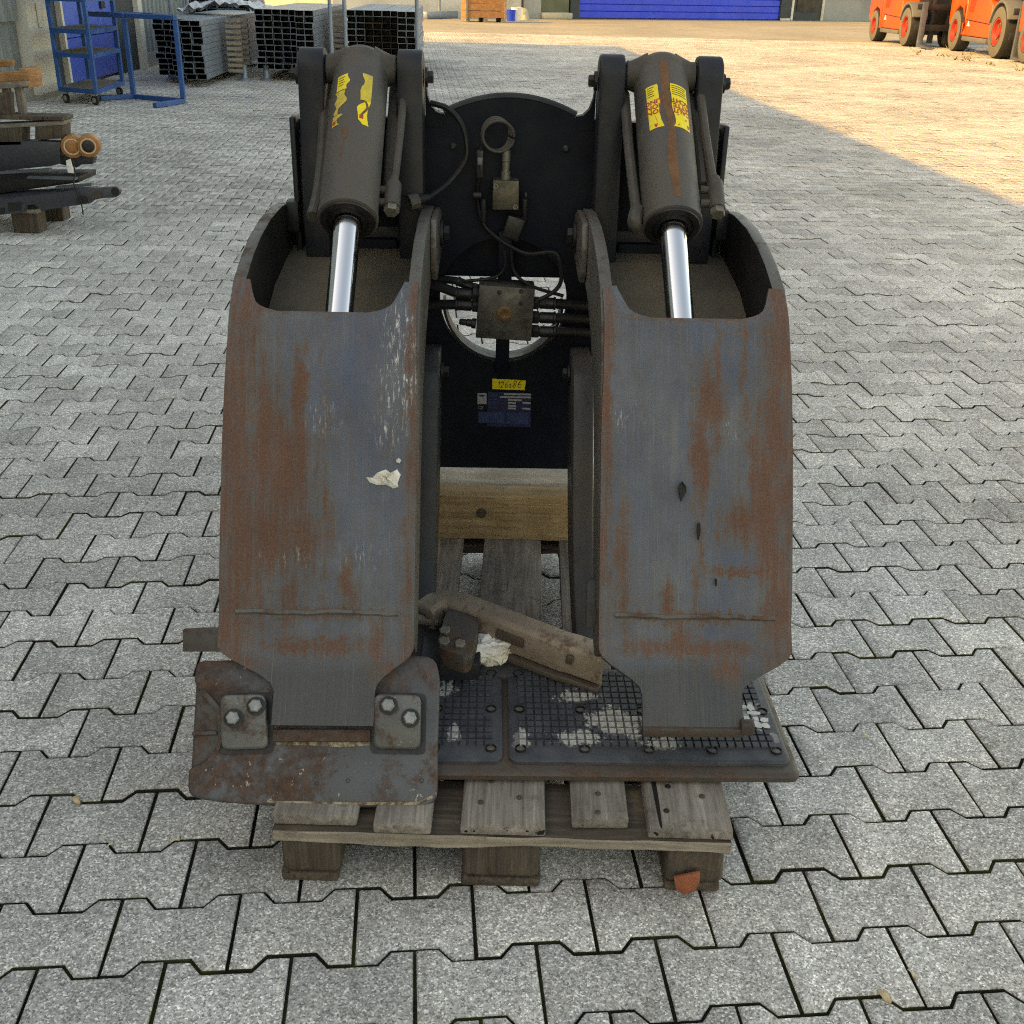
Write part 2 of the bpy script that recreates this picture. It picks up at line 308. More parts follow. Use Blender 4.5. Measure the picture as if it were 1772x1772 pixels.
# ------------------------------------------------------------------ mesh builder
class MB:
    def __init__(s): s.v = []; s.f = []; s.uv = None
    def add(s, vs, fs):
        o = len(s.v); s.v += [tuple(p) for p in vs]; s.f += [tuple(i + o for i in f) for f in fs]; return s
    def box(s, c, d, rot=None):
        h = Vector(d) / 2; c = Vector(c)
        P = [Vector((x * h.x, y * h.y, z * h.z)) for z in (-1, 1) for y in (-1, 1) for x in (-1, 1)]
        if rot is not None: P = [rot @ p for p in P]
        return s.hexa([c + p for p in P])
    def span(s, a, b): a = Vector(a); b = Vector(b); return s.box((a + b) / 2, [abs(x) for x in (b - a)])
    def hexa(s, P): return s.add(P, [(0, 2, 3, 1), (4, 5, 7, 6), (0, 1, 5, 4), (2, 6, 7, 3), (0, 4, 6, 2), (1, 3, 7, 5)])
    def prism(s, a, b):
        n = len(a); return s.add(list(a) + list(b), [tuple(range(n))[::-1], tuple(range(n, 2 * n))] + [(i, (i + 1) % n, n + (i + 1) % n, n + i) for i in range(n)])
    def cyl(s, p0, p1, r0, r1=None, n=16, caps=True):
        r1 = r0 if r1 is None else r1; return s.lathe(p0, Vector(p1) - Vector(p0), [(r0, 0), (r1, (Vector(p1) - Vector(p0)).length)], n, caps)
    def lathe(s, p0, d, prof, n=20, caps=True):
        p0 = Vector(p0); d = Vector(d).normalized(); a = d.orthogonal().normalized(); b = d.cross(a); V = []; Fc = []
        for r, h in prof:
            for i in range(n):
                t = 2 * math.pi * i / n; V.append(p0 + d * h + (a * math.cos(t) + b * math.sin(t)) * max(r, 1e-5))
        for k in range(len(prof) - 1):
            for i in range(n): j = (i + 1) % n; Fc.append((k * n + i, k * n + j, (k + 1) * n + j, (k + 1) * n + i))
        if caps: Fc += [tuple(range(n))[::-1], tuple(range((len(prof) - 1) * n, len(prof) * n))]
        return s.add(V, Fc)
    def tube(s, path, r, n=8, smooth=True):
        P = [Vector(p) for p in path]
        if smooth and len(P) > 2:
            Q = []
            for i in range(len(P) - 1):
                p0, p1, p2, p3 = P[max(i - 1, 0)], P[i], P[i + 1], P[min(i + 2, len(P) - 1)]
                for k in range(6):
                    t = k / 6; Q.append(.5 * ((2 * p1) + (p2 - p0) * t + (2 * p0 - 5 * p1 + 4 * p2 - p3) * t * t + (3 * p1 - p0 - 3 * p2 + p3) * t ** 3))
            P = Q + [P[-1]]
        V = []; Fc = []; a = None
        for i, p in enumerate(P):
            d = (P[min(i + 1, len(P) - 1)] - P[max(i - 1, 0)]).normalized()
            a = d.orthogonal().normalized() if a is None else (a - d * a.dot(d)).normalized()
            b = d.cross(a)
            for k in range(n): t = 2 * math.pi * k / n; V.append(p + (a * math.cos(t) + b * math.sin(t)) * r)
        for i in range(len(P) - 1):
            for k in range(n): j = (k + 1) % n; Fc.append((i * n + k, i * n + j, (i + 1) * n + j, (i + 1) * n + k))
        Fc += [tuple(range(n))[::-1], tuple(range((len(P) - 1) * n, len(P) * n))]
        return s.add(V, Fc)
    def bar(s, p0, p1, w, h, up=(0, 0, 1)):
        p0 = Vector(p0); p1 = Vector(p1); d = (p1 - p0).normalized(); u = Vector(up); x = d.cross(u).normalized(); u = x.cross(d)
        P = [p + x * (sx * w / 2) + u * (su * h / 2) for p in (p0, p1) for su in (-1, 1) for sx in (-1, 1)]
        return s.add([P[i] for i in (0, 1, 2, 3, 4, 5, 6, 7)], [(0, 2, 3, 1), (4, 5, 7, 6), (0, 1, 5, 4), (2, 6, 7, 3), (0, 4, 6, 2), (1, 3, 7, 5)])
    def mesh(s, name, bevel=0, seg=2, smooth=35):
        me = bpy.data.meshes.new(name); me.from_pydata(s.v, [], s.f)
        bm = bmesh.new(); bm.from_mesh(me); bmesh.ops.recalc_face_normals(bm, faces=bm.faces)
        if bevel:
            E = [e for e in bm.edges if len(e.link_faces) == 2 and e.calc_face_angle(0) > R(28)]
            bmesh.ops.bevel(bm, geom=E, offset=bevel, segments=seg, affect='EDGES', profile=.5, clamp_overlap=True)
        bm.to_mesh(me); bm.free()
        if smooth:
            me.shade_smooth(); me.set_sharp_from_angle(angle=R(smooth))
        return me
    def build(s, name, mat, parent=None, bevel=0, seg=2, smooth=35, loc=None):
        me = s.mesh(name, bevel, seg, smooth); me.materials.append(MATS[mat])
        o = bpy.data.objects.new(name, me); col.objects.link(o)
        if parent: o.parent = parent
        if loc is not None: o.location = loc
        return o
def tag(o, label=None, cat=None, group=None, kind=None):
    for k, v in (('label', label), ('category', cat), ('group', group), ('kind', kind)):
        if v: o[k] = v
    return o
def thing(name, label, cat, loc=(0, 0, 0), rz=0, group=None):
    o = bpy.data.objects.new(name, None); col.objects.link(o); o.location = loc; o.rotation_euler = (0, 0, rz); o.empty_display_size = .1
    return tag(o, label, cat, group)
def copy_part(src, parent, loc=None, rot=None, name=None):
    c = src.copy(); col.objects.link(c); c.parent = parent
    if loc is not None: c.location = loc
    if rot is not None: c.rotation_euler = rot
    return c
def hexagon(mb, p, d, r, h):
    return mb.lathe(p, d, [(r * .92, 0), (r, h * .1), (r, h * .85), (r * .85, h)], 6)
def text_pts(s, size=1., bold=0.0, shear=0.):
    cu = bpy.data.curves.new('t', 'FONT'); cu.body = s; cu.size = size; cu.align_x = 'CENTER'; cu.align_y = 'CENTER'; cu.offset = bold; cu.shear = shear; cu.resolution_u = 2
    o = bpy.data.objects.new('t', cu); col.objects.link(o); dg = bpy.context.evaluated_depsgraph_get()
    me = bpy.data.meshes.new_from_object(o.evaluated_get(dg)); V = [tuple(v.co) for v in me.vertices]; Fc = [tuple(p.vertices) for p in me.polygons]
    bpy.data.objects.remove(o); bpy.data.curves.remove(cu); bpy.data.meshes.remove(me)
    return V, Fc
# ================================================================== THE SETTING
PP, PL, PA, GAP = .1389, .2, .026, .0058
PCX, PCY = .6232, -1.1287
def paver_outline(g=GAP):
    gy = g * 1.2; e, w_, x = (PP + PA) / 2 - gy / 2, (PP - PA) / 2 - gy / 2, .1 - g / 2
    return [(-x, -e), (-.06 - g * .2, -e), (-.04, -w_), (.04, -w_), (.06 + g * .2, -e), (x, -e), (x, e), (.06 + g * .2, e), (.04, w_), (-.04, w_), (-.06 - g * .2, e), (-x, e)]
def inset(poly, d):
    n = len(poly); out = []
    for i in range(n):
        p0, p1, p2 = (Vector(poly[(i + k) % n]) for k in (-1, 0, 1))
        a = (p1 - p0).normalized(); b = (p2 - p1).normalized(); na = Vector((-a.y, a.x)); nb = Vector((-b.y, b.x))
        m = (na + nb).normalized(); out.append(tuple(p1 + m * (d / max(.35, m.dot(na)))))
    return out
OUT = paver_outline(); INN = inset(OUT, .0045)
def paver_arrays(level):
    n = 12
    if level == 0:
        rings = [(OUT, -.026), (OUT, -.0042), (inset(OUT, .0013), -.0013), (INN, 0.)]
    else:
        rings = [(OUT, -.024), (OUT, -.003), (inset(OUT, .0012), 0.)]
    V = [(x, y, z) for ring, z in rings for x, y in ring]; Fc = []
    for k in range(len(rings) - 1):
        for i in range(n): j = (i + 1) % n; Fc.append((k * n + i, k * n + j, (k + 1) * n + j, (k + 1) * n + i))
    t = (len(rings) - 1) * n
    # top as quads (concave bone shape): left end, waist, right end
    T = lambda *q: tuple(t + i for i in q)
    Fc += [T(0, 1, 10, 11), T(1, 2, 9, 10), T(2, 3, 8, 9), T(3, 4, 7, 8), T(4, 5, 6, 7)]
    return np.array(V), Fc
cy_, sy_ = math.cos(-YAW), math.sin(-YAW)
cent = []
for v in range(-3, 290):
    yc = v * PP + (PP + PA) / 2 - PCY
    for k in range(-130, 130):
        xc = (k + .5 + (v % 2) * .5) * PL - PCX
        X = cy_ * xc - sy_ * yc; Y = sy_ * xc + cy_ * yc
        if Y < .75 or Y > 37: continue
        if abs(X) > .52 * Y + .75: continue
        cent.append((X, Y))
cent = np.array(cent)
def proj_np(X, Y, Z):
    dz = Z - CAM_H; c, s = math.cos(PIT), math.sin(PIT); zc = c * Y - s * dz; yc = -(s * Y + c * dz); c, s = math.cos(ROLL), math.sin(ROLL)
    px = F_PX * X / zc; py = F_PX * yc / zc; return 886 + c * px - s * py, 886 + s * px + c * py
px_, py_ = proj_np(cent[:, 0], cent[:, 1], 0.)
inside = (px_ > -20) & (px_ < 1792) & (py_ < 1800)
hid = ((px_ > 385) & (px_ < 1345) & (py_ > 150) & (py_ < 1345)) | ((px_ > 500) & (px_ < 1230) & (py_ > 1340) & (py_ < 1495))
order = np.argsort(cent[:, 1]); single = [i for i in order if inside[i] and not hid[i]][:300]
single_set = set(single)
ground = bpy.data.objects.new('ground', None)
gb = MB(); gb.add([(-260, -60, -.012), (260, -60, -.012), (260, 300, -.012), (-260, 300, -.012)], [(0, 1, 2, 3)])
ground = gb.build('ground', 'joint'); tag(ground, kind='structure')
V0, F0 = paver_arrays(0)
pm = bpy.data.meshes.new('paver'); pm.from_pydata([tuple(p) for p in V0], [], F0); pm.materials.append(MATS['paver']); pm.materials.append(MATS['joint'])
for i in range(12): pm.polygons[i].material_index = 1
pm.shade_smooth(); pm.set_sharp_from_angle(angle=R(50))
for i in single:
    o = bpy.data.objects.new('paver', pm); col.objects.link(o); o.parent = ground
    o.location = (cent[i, 0], cent[i, 1], random.gauss(0, .0014)); o.rotation_euler = (random.gauss(0, .006), random.gauss(0, .006), -YAW + random.gauss(0, .004) + (math.pi if random.random() < .5 else 0))
    o['otint'] = random.random()
def mass(idx, level):
    V, Fc = paver_arrays(level); nv = len(V); n = len(idx); c = cent[idx]
    ang = -YAW + RNG.normal(0, .004, n); ca, sa = np.cos(ang), np.sin(ang)
    tx, ty = RNG.normal(0, .006, n), RNG.normal(0, .006, n); dz = RNG.normal(0, .0014, n)
    X = V[None, :, 0] * ca[:, None] - V[None, :, 1] * sa[:, None] + c[:, 0:1]; Y = V[None, :, 0] * sa[:, None] + V[None, :, 1] * ca[:, None] + c[:, 1:2]
    Z = V[None, :, 2] + V[None, :, 0] * tx[:, None] + V[None, :, 1] * ty[:, None] + dz[:, None]
    P = np.stack([X, Y, Z], -1).reshape(-1, 3)
    Fa = np.array(Fc); fn = len(Fc); L = (Fa[None] + (np.arange(n) * nv)[:, None, None]).reshape(-1)
    me = bpy.data.meshes.new('paving'); me.vertices.add(n * nv); me.vertices.foreach_set('co', P.ravel().astype(np.float32))
    me.loops.add(len(L)); me.loops.foreach_set('vertex_index', L.astype(np.int32)); me.polygons.add(n * fn)
    me.polygons.foreach_set('loop_start', np.arange(0, n * fn * 4, 4, dtype=np.int32)); me.update(calc_edges=True)
    a = me.attributes.new('tint', 'FLOAT', 'FACE'); a.data.foreach_set('value', np.repeat(RNG.random(n), fn).astype(np.float32))
    me.materials.append(MATS['paver']); me.materials.append(MATS['joint']); mi = np.zeros((n, fn), np.int32); mi[:, :12] = 1; me.polygons.foreach_set('material_index', mi.ravel())
    if level == 0: me.shade_smooth(); me.set_sharp_from_angle(angle=R(50))
    o = bpy.data.objects.new('paving_stones', me); col.objects.link(o); o.parent = ground; o['kind'] = 'stuff'
rest = np.array([i for i in range(len(cent)) if i not in single_set])
mass(rest[cent[rest, 1] < 7.5], 0); mass(rest[cent[rest, 1] >= 7.5], 1)
# paving too far off to tell the stones apart
fb = MB(); fb.add([(-250, 37, -.004), (250, 37, -.004), (250, 290, -.004), (-250, 290, -.004)], [(0, 1, 2, 3)])
fo = fb.build('far_pavement', 'far'); tag(fo, kind='structure')
sb = MB()
for s_ in (-1, 1):
    P = [(s_ * (.52 * y + .75 + .1), y, -.004) for y in (-20, 0, 37)]; P[0] = (s_ * .85, -20, -.004); P[1] = (s_ * .85, .3, -.004)
    Q = [(s_ * 250, y, -.004) for y in (-20, .3, 37)]
    sb.add(P + Q, [(0, 1, 4, 3), (1, 2, 5, 4)])
tag(sb.build('side_pavement', 'far'), kind='structure')
# ------------------------------------------------------------------ workshop hall on the left (casts the big shadow)
WS = .06
def wx(Y): return -6.1 - WS * (Y - 15)
HALL_H = 6.5; Y0, Y1 = -16., 26.4
hall = thing('workshop_hall', 'long grey corrugated metal workshop hall with blue sectional door on the left', 'building', (0, 0, 0))
hb = MB(); a0, a1 = wx(Y0) - .12, wx(Y1) - .12
hb.hexa([(a0 - 14, Y0, 0), (a0, Y0, 0), (a1 - 14, Y1, 0), (a1, Y1, 0), (a0 - 14, Y0, HALL_H - .05), (a0, Y0, HALL_H - .05), (a1 - 14, Y1, HALL_H - .05), (a1, Y1, HALL_H - .05)])
hb.build('wall', 'sheet_metal', hall)
rb = MB(); rb.hexa([(a0 - 14.2, Y0 - .2, HALL_H - .05), (wx(Y0), Y0 - .2, HALL_H - .05), (a1 - 14.2, Y1, HALL_H - .05), (wx(Y1), Y1, HALL_H - .05), (a0 - 14.2, Y0 - .2, HALL_H), (wx(Y0), Y0 - .2, HALL_H), (a1 - 14.2, Y1, HALL_H), (wx(Y1), Y1, HALL_H)])
rb.build('roof', 'roof_grey', hall)
def corrug(ya, yb, z0, z1, name='corrugated_panel', mat='sheet_metal', pitch=.28, dep=.05, off=0.):
    n = int((yb - ya) / pitch); P = []
    for i in range(n):
        for t, d in ((0, 0), (.35, 0), (.45, dep), (.9, dep)):
            y = ya + (i + t) * pitch; P.append((wx(y) - dep + d + off, y))
    P.append((wx(yb) - dep + off, yb))
    m = MB(); k = len(P); m.add([(x, y, z0) for x, y in P] + [(x, y, z1) for x, y in P], [(i, i + 1, k + i + 1, k + i) for i in range(k - 1)])
    m.build(name, mat, hall, smooth=0)
corrug(Y0, 14.2, .22, HALL_H - .06); corrug(19.75, Y1, .22, HALL_H - .06); corrug(14.2, 19.75, 3.6, HALL_H - .06)
corrug(12.6, 14.15, .9, 2.9, 'corrugated_panel', 'sheet_metal', .28, .05, .07)
def slab(ya, yb, z0, z1, out, mat, name, bevel=0):
    m = MB(); m.hexa([(wx(ya) - .11, ya, z0), (wx(ya) + out, ya, z0), (wx(yb) - .11, yb, z0), (wx(yb) + out, yb, z0), (wx(ya) - .11, ya, z1), (wx(ya) + out, ya, z1), (wx(yb) - .11, yb, z1), (wx(yb) + out, yb, z1)])
    return m.build(name, mat, hall, bevel)
slab(Y0, 14.2, 0, .22, .04, 'concrete_grey', 'plinth'); slab(19.75, Y1, 0, .22, .04, 'concrete_grey', 'plinth')
slab(14.22, 15.0, .06, 3.6, .10, 'wall_white', 'column'); slab(14.2, 15.02, 0, .06, .13, 'concrete_grey', 'column_base')
slab(15.02, 15.62, .0, 3.6, -.02, 'wall_dark', 'dark_panel'); slab(15.64, 15.72, 0, 3.6, .05, 'wall_white', 'door_frame')
for k in range(6): slab(15.74, 18.25, .04 + k * .58, .04 + (k + 1) * .58 - .012, -.04 if k % 2 else -.043, 'door_blue', 'door_panel')
slab(18.27, 19.45, 0, 3.6, -.02, 'wall_dark', 'dark_panel'); slab(19.47, 19.72, .0, 3.6, .06, 'wall_white', 'column')
m = MB(); m.box((wx(17.7) - .02, 17.75, 1.02), (.03, .16, .13)); m.build('hatch', 'gland_black', hall)
m = MB(); m.box((wx(14.5) + .115, 14.62, .95), (.03, .14, .28)); m.build('junction_box', 'wall_white', hall, .01)
# ------------------------------------------------------------------ building at the far end of the yard
A = Vector((2.5, 55.1, 0)); Bp = Vector((15.7, 62.9, 0)); FD = (Bp - A).normalized(); FN = Vector((FD.y, -FD.x, 0))
FA = math.atan2(FD.y, FD.x)
far = thing('far_hall', 'far grey hall with wide blue roller shutter across the yard', 'building', A, FA)
# local frame: x along the facade, y into the building; facade at y = 0
m = MB(); m.span((-12, .3, 0), (40, 14, 7)); m.build('wall', 'concrete_grey', far)
m = MB(); m.span((-12.3, -.2, 7), (40.3, 14.2, 7.3)); m.build('roof', 'roof_grey', far)
def fx(px, y=36): # facade coordinate under a picture column
    d = ray(px, y); t = (A - CP).dot(FN) / d.dot(FN); p = CP + d * t; return (p - A).dot(FD)
DX0, DX1 = fx(1003, 33), fx(1349, 36)
for k in range(14):
    m = MB(); m.span((DX0, .10, .04 + k * .3), (DX1, .2, .04 + k * .3 + .285)); m.build('door_slat', 'rolldoor_blue', far, .02, 1)
m = MB(); m.span((DX0 - .5, .02, 0), (DX0 - .02, .29, 4.3)); m.build('door_post', 'wall_dark', far)
m = MB(); m.span((DX1 + .02, .02, 0), (DX1 + .72, .29, 4.3)); m.build('door_post', 'wall_dark', far)
m = MB(); m.span((DX1 + .05, -.04, 0), (DX1 + .66, .018, .1)); m.build('post_foot', 'wall_white', far)
m = MB(); m.span((DX0 - .5, .0, 4.3), (DX1 + .72, .29, 4.8)); m.build('lintel', 'wall_dark', far)
g0 = fx(1371); g1 = fx(1420)
m = MB(); m.span((g0 - .12, -.03, 0), (g0 - .02, .25, 4.2)); m.build('door_frame', 'wall_white', far)
m = MB(); m.span((g0, .05, 0), (g1, .2, 2.6)); d_ = m.build('door', 'wall_dark', far)
m = MB(); m.span((g0 + .22, .02, .42), (g1 - .2, .046, 2.3)); m.build('pane', 'glass_dark', d_)
m = MB(); m.span((g1 + .02, -.03, 0), (g1 + .12, .25, 4.2)); m.build('door_frame', 'wall_white', far)
m = MB(); m.span((g1 + .15, .12, 0), (39, .27, 1.12)); m.build('wall_panel', 'concrete_grey', far)
m = MB(); m.span((g1 + .15, .02, 1.13), (39, .25, 1.3)); m.build('ledge', 'sheet_metal', far)
m = MB(); m.span((g1 + .15, .12, 1.31), (39, .26, 5)); m.build('upper_panel', 'wall_dark', far)
w0, w1 = fx(936), fx(985)
m = MB(); m.span((w0, .08, .28), (w1, .2, 3.0)); m.build('pane', 'glass_green', far)
m = MB(); m.span((w0 - .1, .03, .1), (w1, .07, .27)); m.build('window_sill', 'stone_tan', far, .03)
m = MB(); m.span((w0 - .1, .04, .28), (w0 - .02, .28, 3)); m.build('window_frame', 'wall_dark', far)
c0, c1 = fx(908), fx(934)
m = MB(); m.span((c0, -.08, 0), (c1, .28, 1.25)); m.build('pier', 'concrete_grey', far)
m = MB(); m.span((c0 - .12, -.16, 1.26), (c1 + .05, .28, 1.42)); m.build('pier_cap', 'stone_tan', far)
m = MB(); m.span((-12, .1, 0), (c0 - .14, .28, 5)); m.build('side_panel', 'wall_white', far)
m = MB(); m.span((fx(934), -.45, 0), (fx(982), -.1, .26)); tr = m.build('trough', 'stone_tan', far, .05)
# ================================================================== THE PALLET
PY0 = 1.42
pal = thing('wooden_pallet', 'worn grey wooden pallet under the black roll clamp', 'pallet', (-.004, PY0, 0), R(-.3))
def board(parent, name, x0, x1, y0, y1, z0, z1, mat, wob=.002, cham=.004):
    m = MB(); P = []
    for z in (z0, z1):
        for y in (y0, y1):
            for x in (x0, x1): P.append((x + random.uniform(-wob, wob), y + random.uniform(-wob, wob), z + random.uniform(-wob, wob) * .4))
    m.hexa(P); o = m.build(name, mat, parent, cham, 2); return o
def nails(parent, pts):
    m = MB()
    for x, y, z in pts: m.lathe((x, y, z - .002), (0, 0, 1), [(.0055, 0), (.0055, .0028), (.004, .0034)], 8)
    return m
bx = [(-.4, -.2555), (-.2175, -.122), (-.0725, .0725), (.122, .219), (.2555, .4)]
for i, (a, b) in enumerate(bx):
    dy = (.012, -.004, 0, .022, .004)[i]; dx = (.008, 0, .002, -.002, -.006)[i]
    o = board(pal, 'deck_board', a + dx, b + dx, dy, 1.2, .1225, .1445, 'wood_grey_Y')
    k = 2 if b - a > .12 else 1
    for q in range(k):
        for y in random.choice(((.05, .10), (.06,), (.09,))): nails(pal, [(a + dx + (b - a) * (q + .7) / (k + .4) + random.uniform(-.01, .01), y + random.uniform(-.015, .015), .1452)]).build('nail', 'bolt_dark' if random.random() < .5 else 'steel_rust', o)
for y0 in (0.0, .5275, 1.055):
    # front cross board is split and worn to a wavy lower edge
    m = MB(); n = 22; xs = [(-.392 + .784 * i / n) for i in range(n + 1)]; A_ = []; B_ = []
    yy = y0 - (.006 if y0 == 0 else 0)
    for i, x in enumerate(xs):
        sag = .004 * math.sin(x * 9 + y0) + random.uniform(-.0015, .0015)
        A_.append([(x, yy + random.uniform(0, .003), .1005 + sag - .002), (x, yy + random.uniform(0, .003), .1215), (x, yy + .145, .1215), (x, yy + .145, .1005 + sag)])
    V = [p for r in A_ for p in r]; Fc = [(0, 1, 2, 3), tuple(4 * n + i for i in (3, 2, 1, 0))]
    for i in range(n):
        for k in range(4): Fc.append((4 * i + k, 4 * i + 4 + k, 4 * i + 4 + (k + 1) % 4, 4 * i + (k + 1) % 4))
    m.add(V, Fc); o = m.build('cross_board', 'wood_dark_X', pal, .002, 1); o.data.materials.append(MATS['wood_pale_X'])
    for pg in o.data.polygons:
        if pg.normal.y < -.6 and y0 == 0: pg.material_index = 1
    for bxx, wdt in ((-.33, .1), (.0, .135), (.335, .1)):
        bl = MB(); d = .142
        P = [(bxx + sx * wdt / 2 + random.uniform(-.004, .004), y0 + .002 + (d if sy else 0), z) for z in (.0225, .0998) for sy in (0, 1) for sx in (-1, 1)]
        bl.hexa(P); bl.build('block', 'wood_dark_Z', pal, .012, 3)
for bxx, wdt in ((-.335, .1), (.0, .14), (.335, .1)):
    board(pal, 'bottom_board', bxx - wdt / 2, bxx + wdt / 2, .004, 1.196, .001, .0218, 'wood_dark_Y', .002, .005)
# rusty orange shard stuck to the right block
m = MB(); pts = [aty(x, y, 1.405) for x, y in ((1166, 1520), (1212, 1511), (1211, 1526), (1203, 1543), (1184, 1549), (1170, 1540))]
m.prism(pts, [p + Vector((0, .006, .001)) for p in pts]); o = m.build('plastic_shard', 'shard_orange', None, .001)
tag(o, 'small orange brown shard leaning on the right front pallet block', 'shard')
# timbers lying across the pallet under the frame
def timber(name, x0, x1, y0, y1, z0, z1, mat, label, wav=.004):
    n = 14; m = MB(); V = []; Fc = []
    for i in range(n + 1):
        x = x0 + (x1 - x0) * i / n; a = random.uniform(-wav, wav) * .6; b = random.uniform(-wav, wav) * .6
        V += [(x, y0 + a, z0), (x, y0 + a * .5, z1 - .006 + b * .5), (x, y0 + .008, z1 + b * .5), (x, y1, z1 + b * .4), (x, y1, z0)]
    for i in range(n):
        for k in range(5): Fc.append((5 * i + k, 5 * i + 5 + k, 5 * i + 5 + (k + 1) % 5, 5 * i + (k + 1) % 5))
    Fc += [(0, 1, 2, 3, 4), tuple(5 * n + i for i in (4, 3, 2, 1, 0))]
    m.add(V, Fc); o = m.build(name, mat, None); return tag(o, label, 'timber')
timber('timber_beam', -.40, .37, 2.470, 2.535, .1455, .268, 'wood_fresh_X', 'yellowish sawn timber beam lying across the pallet in front')
kb = bpy.data.objects['timber_beam']; kp = aty(833, 888, 2.469); m = MB(); m.lathe(kp, (0, -1, 0), [(.013, -.004), (.013, .001), (.008, .0016), (.004, .001)], 18); m.build('knot', 'wood_dark_Z', kb)
from mathutils import noise as mn
m = MB(); V = []; Fc = []; nn_ = 26; kk_ = 20
for i in range(nn_ + 1):
    x = -.42 + .82 * i / nn_
    for k in range(kk_):
        t = 2 * math.pi * k / kk_; rr_ = .077 + .006 * mn.noise(Vector((x * 4, math.cos(t), math.sin(t)))) + .002 * mn.noise(Vector((x * 30, 3 * math.cos(t), 3 * math.sin(t)))); V.append((x, 2.622 + rr_ * math.cos(t), .1455 + .0765 + rr_ * math.sin(t)))
for i in range(nn_):
    for k in range(kk_): Fc.append((i * kk_ + k, i * kk_ + (k + 1) % kk_, (i + 1) * kk_ + (k + 1) % kk_, (i + 1) * kk_ + k))
Fc += [tuple(range(kk_)), tuple(nn_ * kk_ + k for k in range(kk_))[::-1]]
tag(m.add(V, Fc).build('timber_log', 'wood_log_X'), 'pale grey rounded log lying directly behind the yellowish timber beam', 'log')
# ================================================================== THE ROLL CLAMP
CX, CY, CRZ = -.008, 1.8, .024
clamp = thing('roll_clamp', 'black roll clamp attachment with rusty grey arms and hydraulic cylinders standing on pallet', 'roll clamp', (CX, CY, 0), CRZ)
_cc, _cs = math.cos(CRZ), math.sin(CRZ)
def L(p):
    x, y = p[0] - CX, p[1] - CY; return Vector((_cc * x + _cs * y, -_cs * x + _cc * y, p[2]))
def Ly(px, py, Y): return L(aty(px, py, Y))
def interp_prof(P, n):
    P = [Vector(p) for p in P]; d = [0]
    for a, b in zip(P, P[1:]): d.append(d[-1] + (b - a).length)
    out = []
    for k in range(n + 1):
        t = d[-1] * k / n
        i = max(j for j in range(len(d)) if d[j] <= t + 1e-9); i = min(i, len(P) - 2)
        q = (t - d[i]) / (d[i + 1] - d[i]); p0, p1, p2, p3 = P[max(i - 1, 0)], P[i], P[i + 1], P[min(i + 2, len(P) - 1)]
        out.append((.5 * ((2 * p1) + (p2 - p0) * q + (2 * p0 - 5 * p1 + 4 * p2 - p3) * q * q + (3 * p1 - p0 - 3 * p2 + p3) * q ** 3), t / d[-1]))
    return out
FP = [(1.928, .886), (1.897, .842), (1.865, .792), (1.83, .725), (1.792, .654), (1.755, .585), (1.719, .516), (1.686, .45), (1.655, .385), (1.60, .322), (1.54, .258)]
FPL = interp_prof([(y - CY, z) for y, z in FP], 60)
TOPR = [(1.928, .886), (1.955, .905), (2.0, .925), (2.08, .952), (2.16, .970), (2.27, .983), (2.40, .985), (2.47, .979), (2.53, .958), (2.555, .925)]
INNR = [(2.548, .89), (2.52, .868), (2.40, .858), (2.25, .838), (2.12, .79), (2.0, .71), (1.91, .595), (1.83, .455), (1.77, .36), (1.735, .31), (1.70, .30), (1.655, .352)]
def smoothstep(t): t = max(0, min(1, t)); return t * t * (3 - 2 * t)
def shell_add(acc, rows, norms, th, uvrows, skip_top=(), skip_bot=()):
    V, UV, Fc = acc; o = len(V); nr, nc = len(rows), len(rows[0])
    for k in (0, 1):
        for r, nn, uu in zip(rows, norms, uvrows):
            for p, q in zip(r, uu): V.append(tuple(Vector(p) - nn * (th if k else 0))); UV.append(q)
    I = lambda k, i, j: o + k * nr * nc + i * nc + j
    for i in range(nr - 1):
        for j in range(nc - 1):
            Fc.append((I(0, i, j), I(0, i, j + 1), I(0, i + 1, j + 1), I(0, i + 1, j))); Fc.append((I(1, i, j), I(1, i + 1, j), I(1, i + 1, j + 1), I(1, i, j + 1)))
    for i in range(nr - 1):
        Fc.append((I(0, i, 0), I(0, i + 1, 0), I(1, i + 1, 0), I(1, i, 0))); j = nc - 1; Fc.append((I(0, i, j), I(1, i, j), I(1, i + 1, j), I(0, i + 1, j)))
    for j in range(nc - 1):
        if j not in skip_top: Fc.append((I(0, 0, j), I(1, 0, j), I(1, 0, j + 1), I(0, 0, j + 1)))
        i = nr - 1
        if j not in skip_bot: Fc.append((I(0, i, j), I(0, i, j + 1), I(1, i, j + 1), I(1, i, j)))
def shell_build(acc, name, mat, parent):
    V, UV, Fc = acc; me = bpy.data.meshes.new(name); me.from_pydata(V, [], Fc); uvl = me.uv_layers.new(name='UVMap')
    for lp in me.loops: uvl.data[lp.index].uv = UV[lp.vertex_index]
    bm = bmesh.new(); bm.from_mesh(me); bmesh.ops.remove_doubles(bm, verts=bm.verts, dist=2e-5); bmesh.ops.recalc_face_normals(bm, faces=bm.faces); bm.to_mesh(me); bm.free()
    me.shade_smooth(); me.set_sharp_from_angle(angle=R(40)); me.materials.append(MATS[mat])
    o = bpy.data.objects.new(name, me); col.objects.link(o); o.parent = parent; return o
def shell(name, rows, norms, th, mat, parent, uvrows):
    acc = ([], [], []); shell_add(acc, rows, norms, th, uvrows); return shell_build(acc, name, mat, parent)
AIN, AOUT = .1655, .514
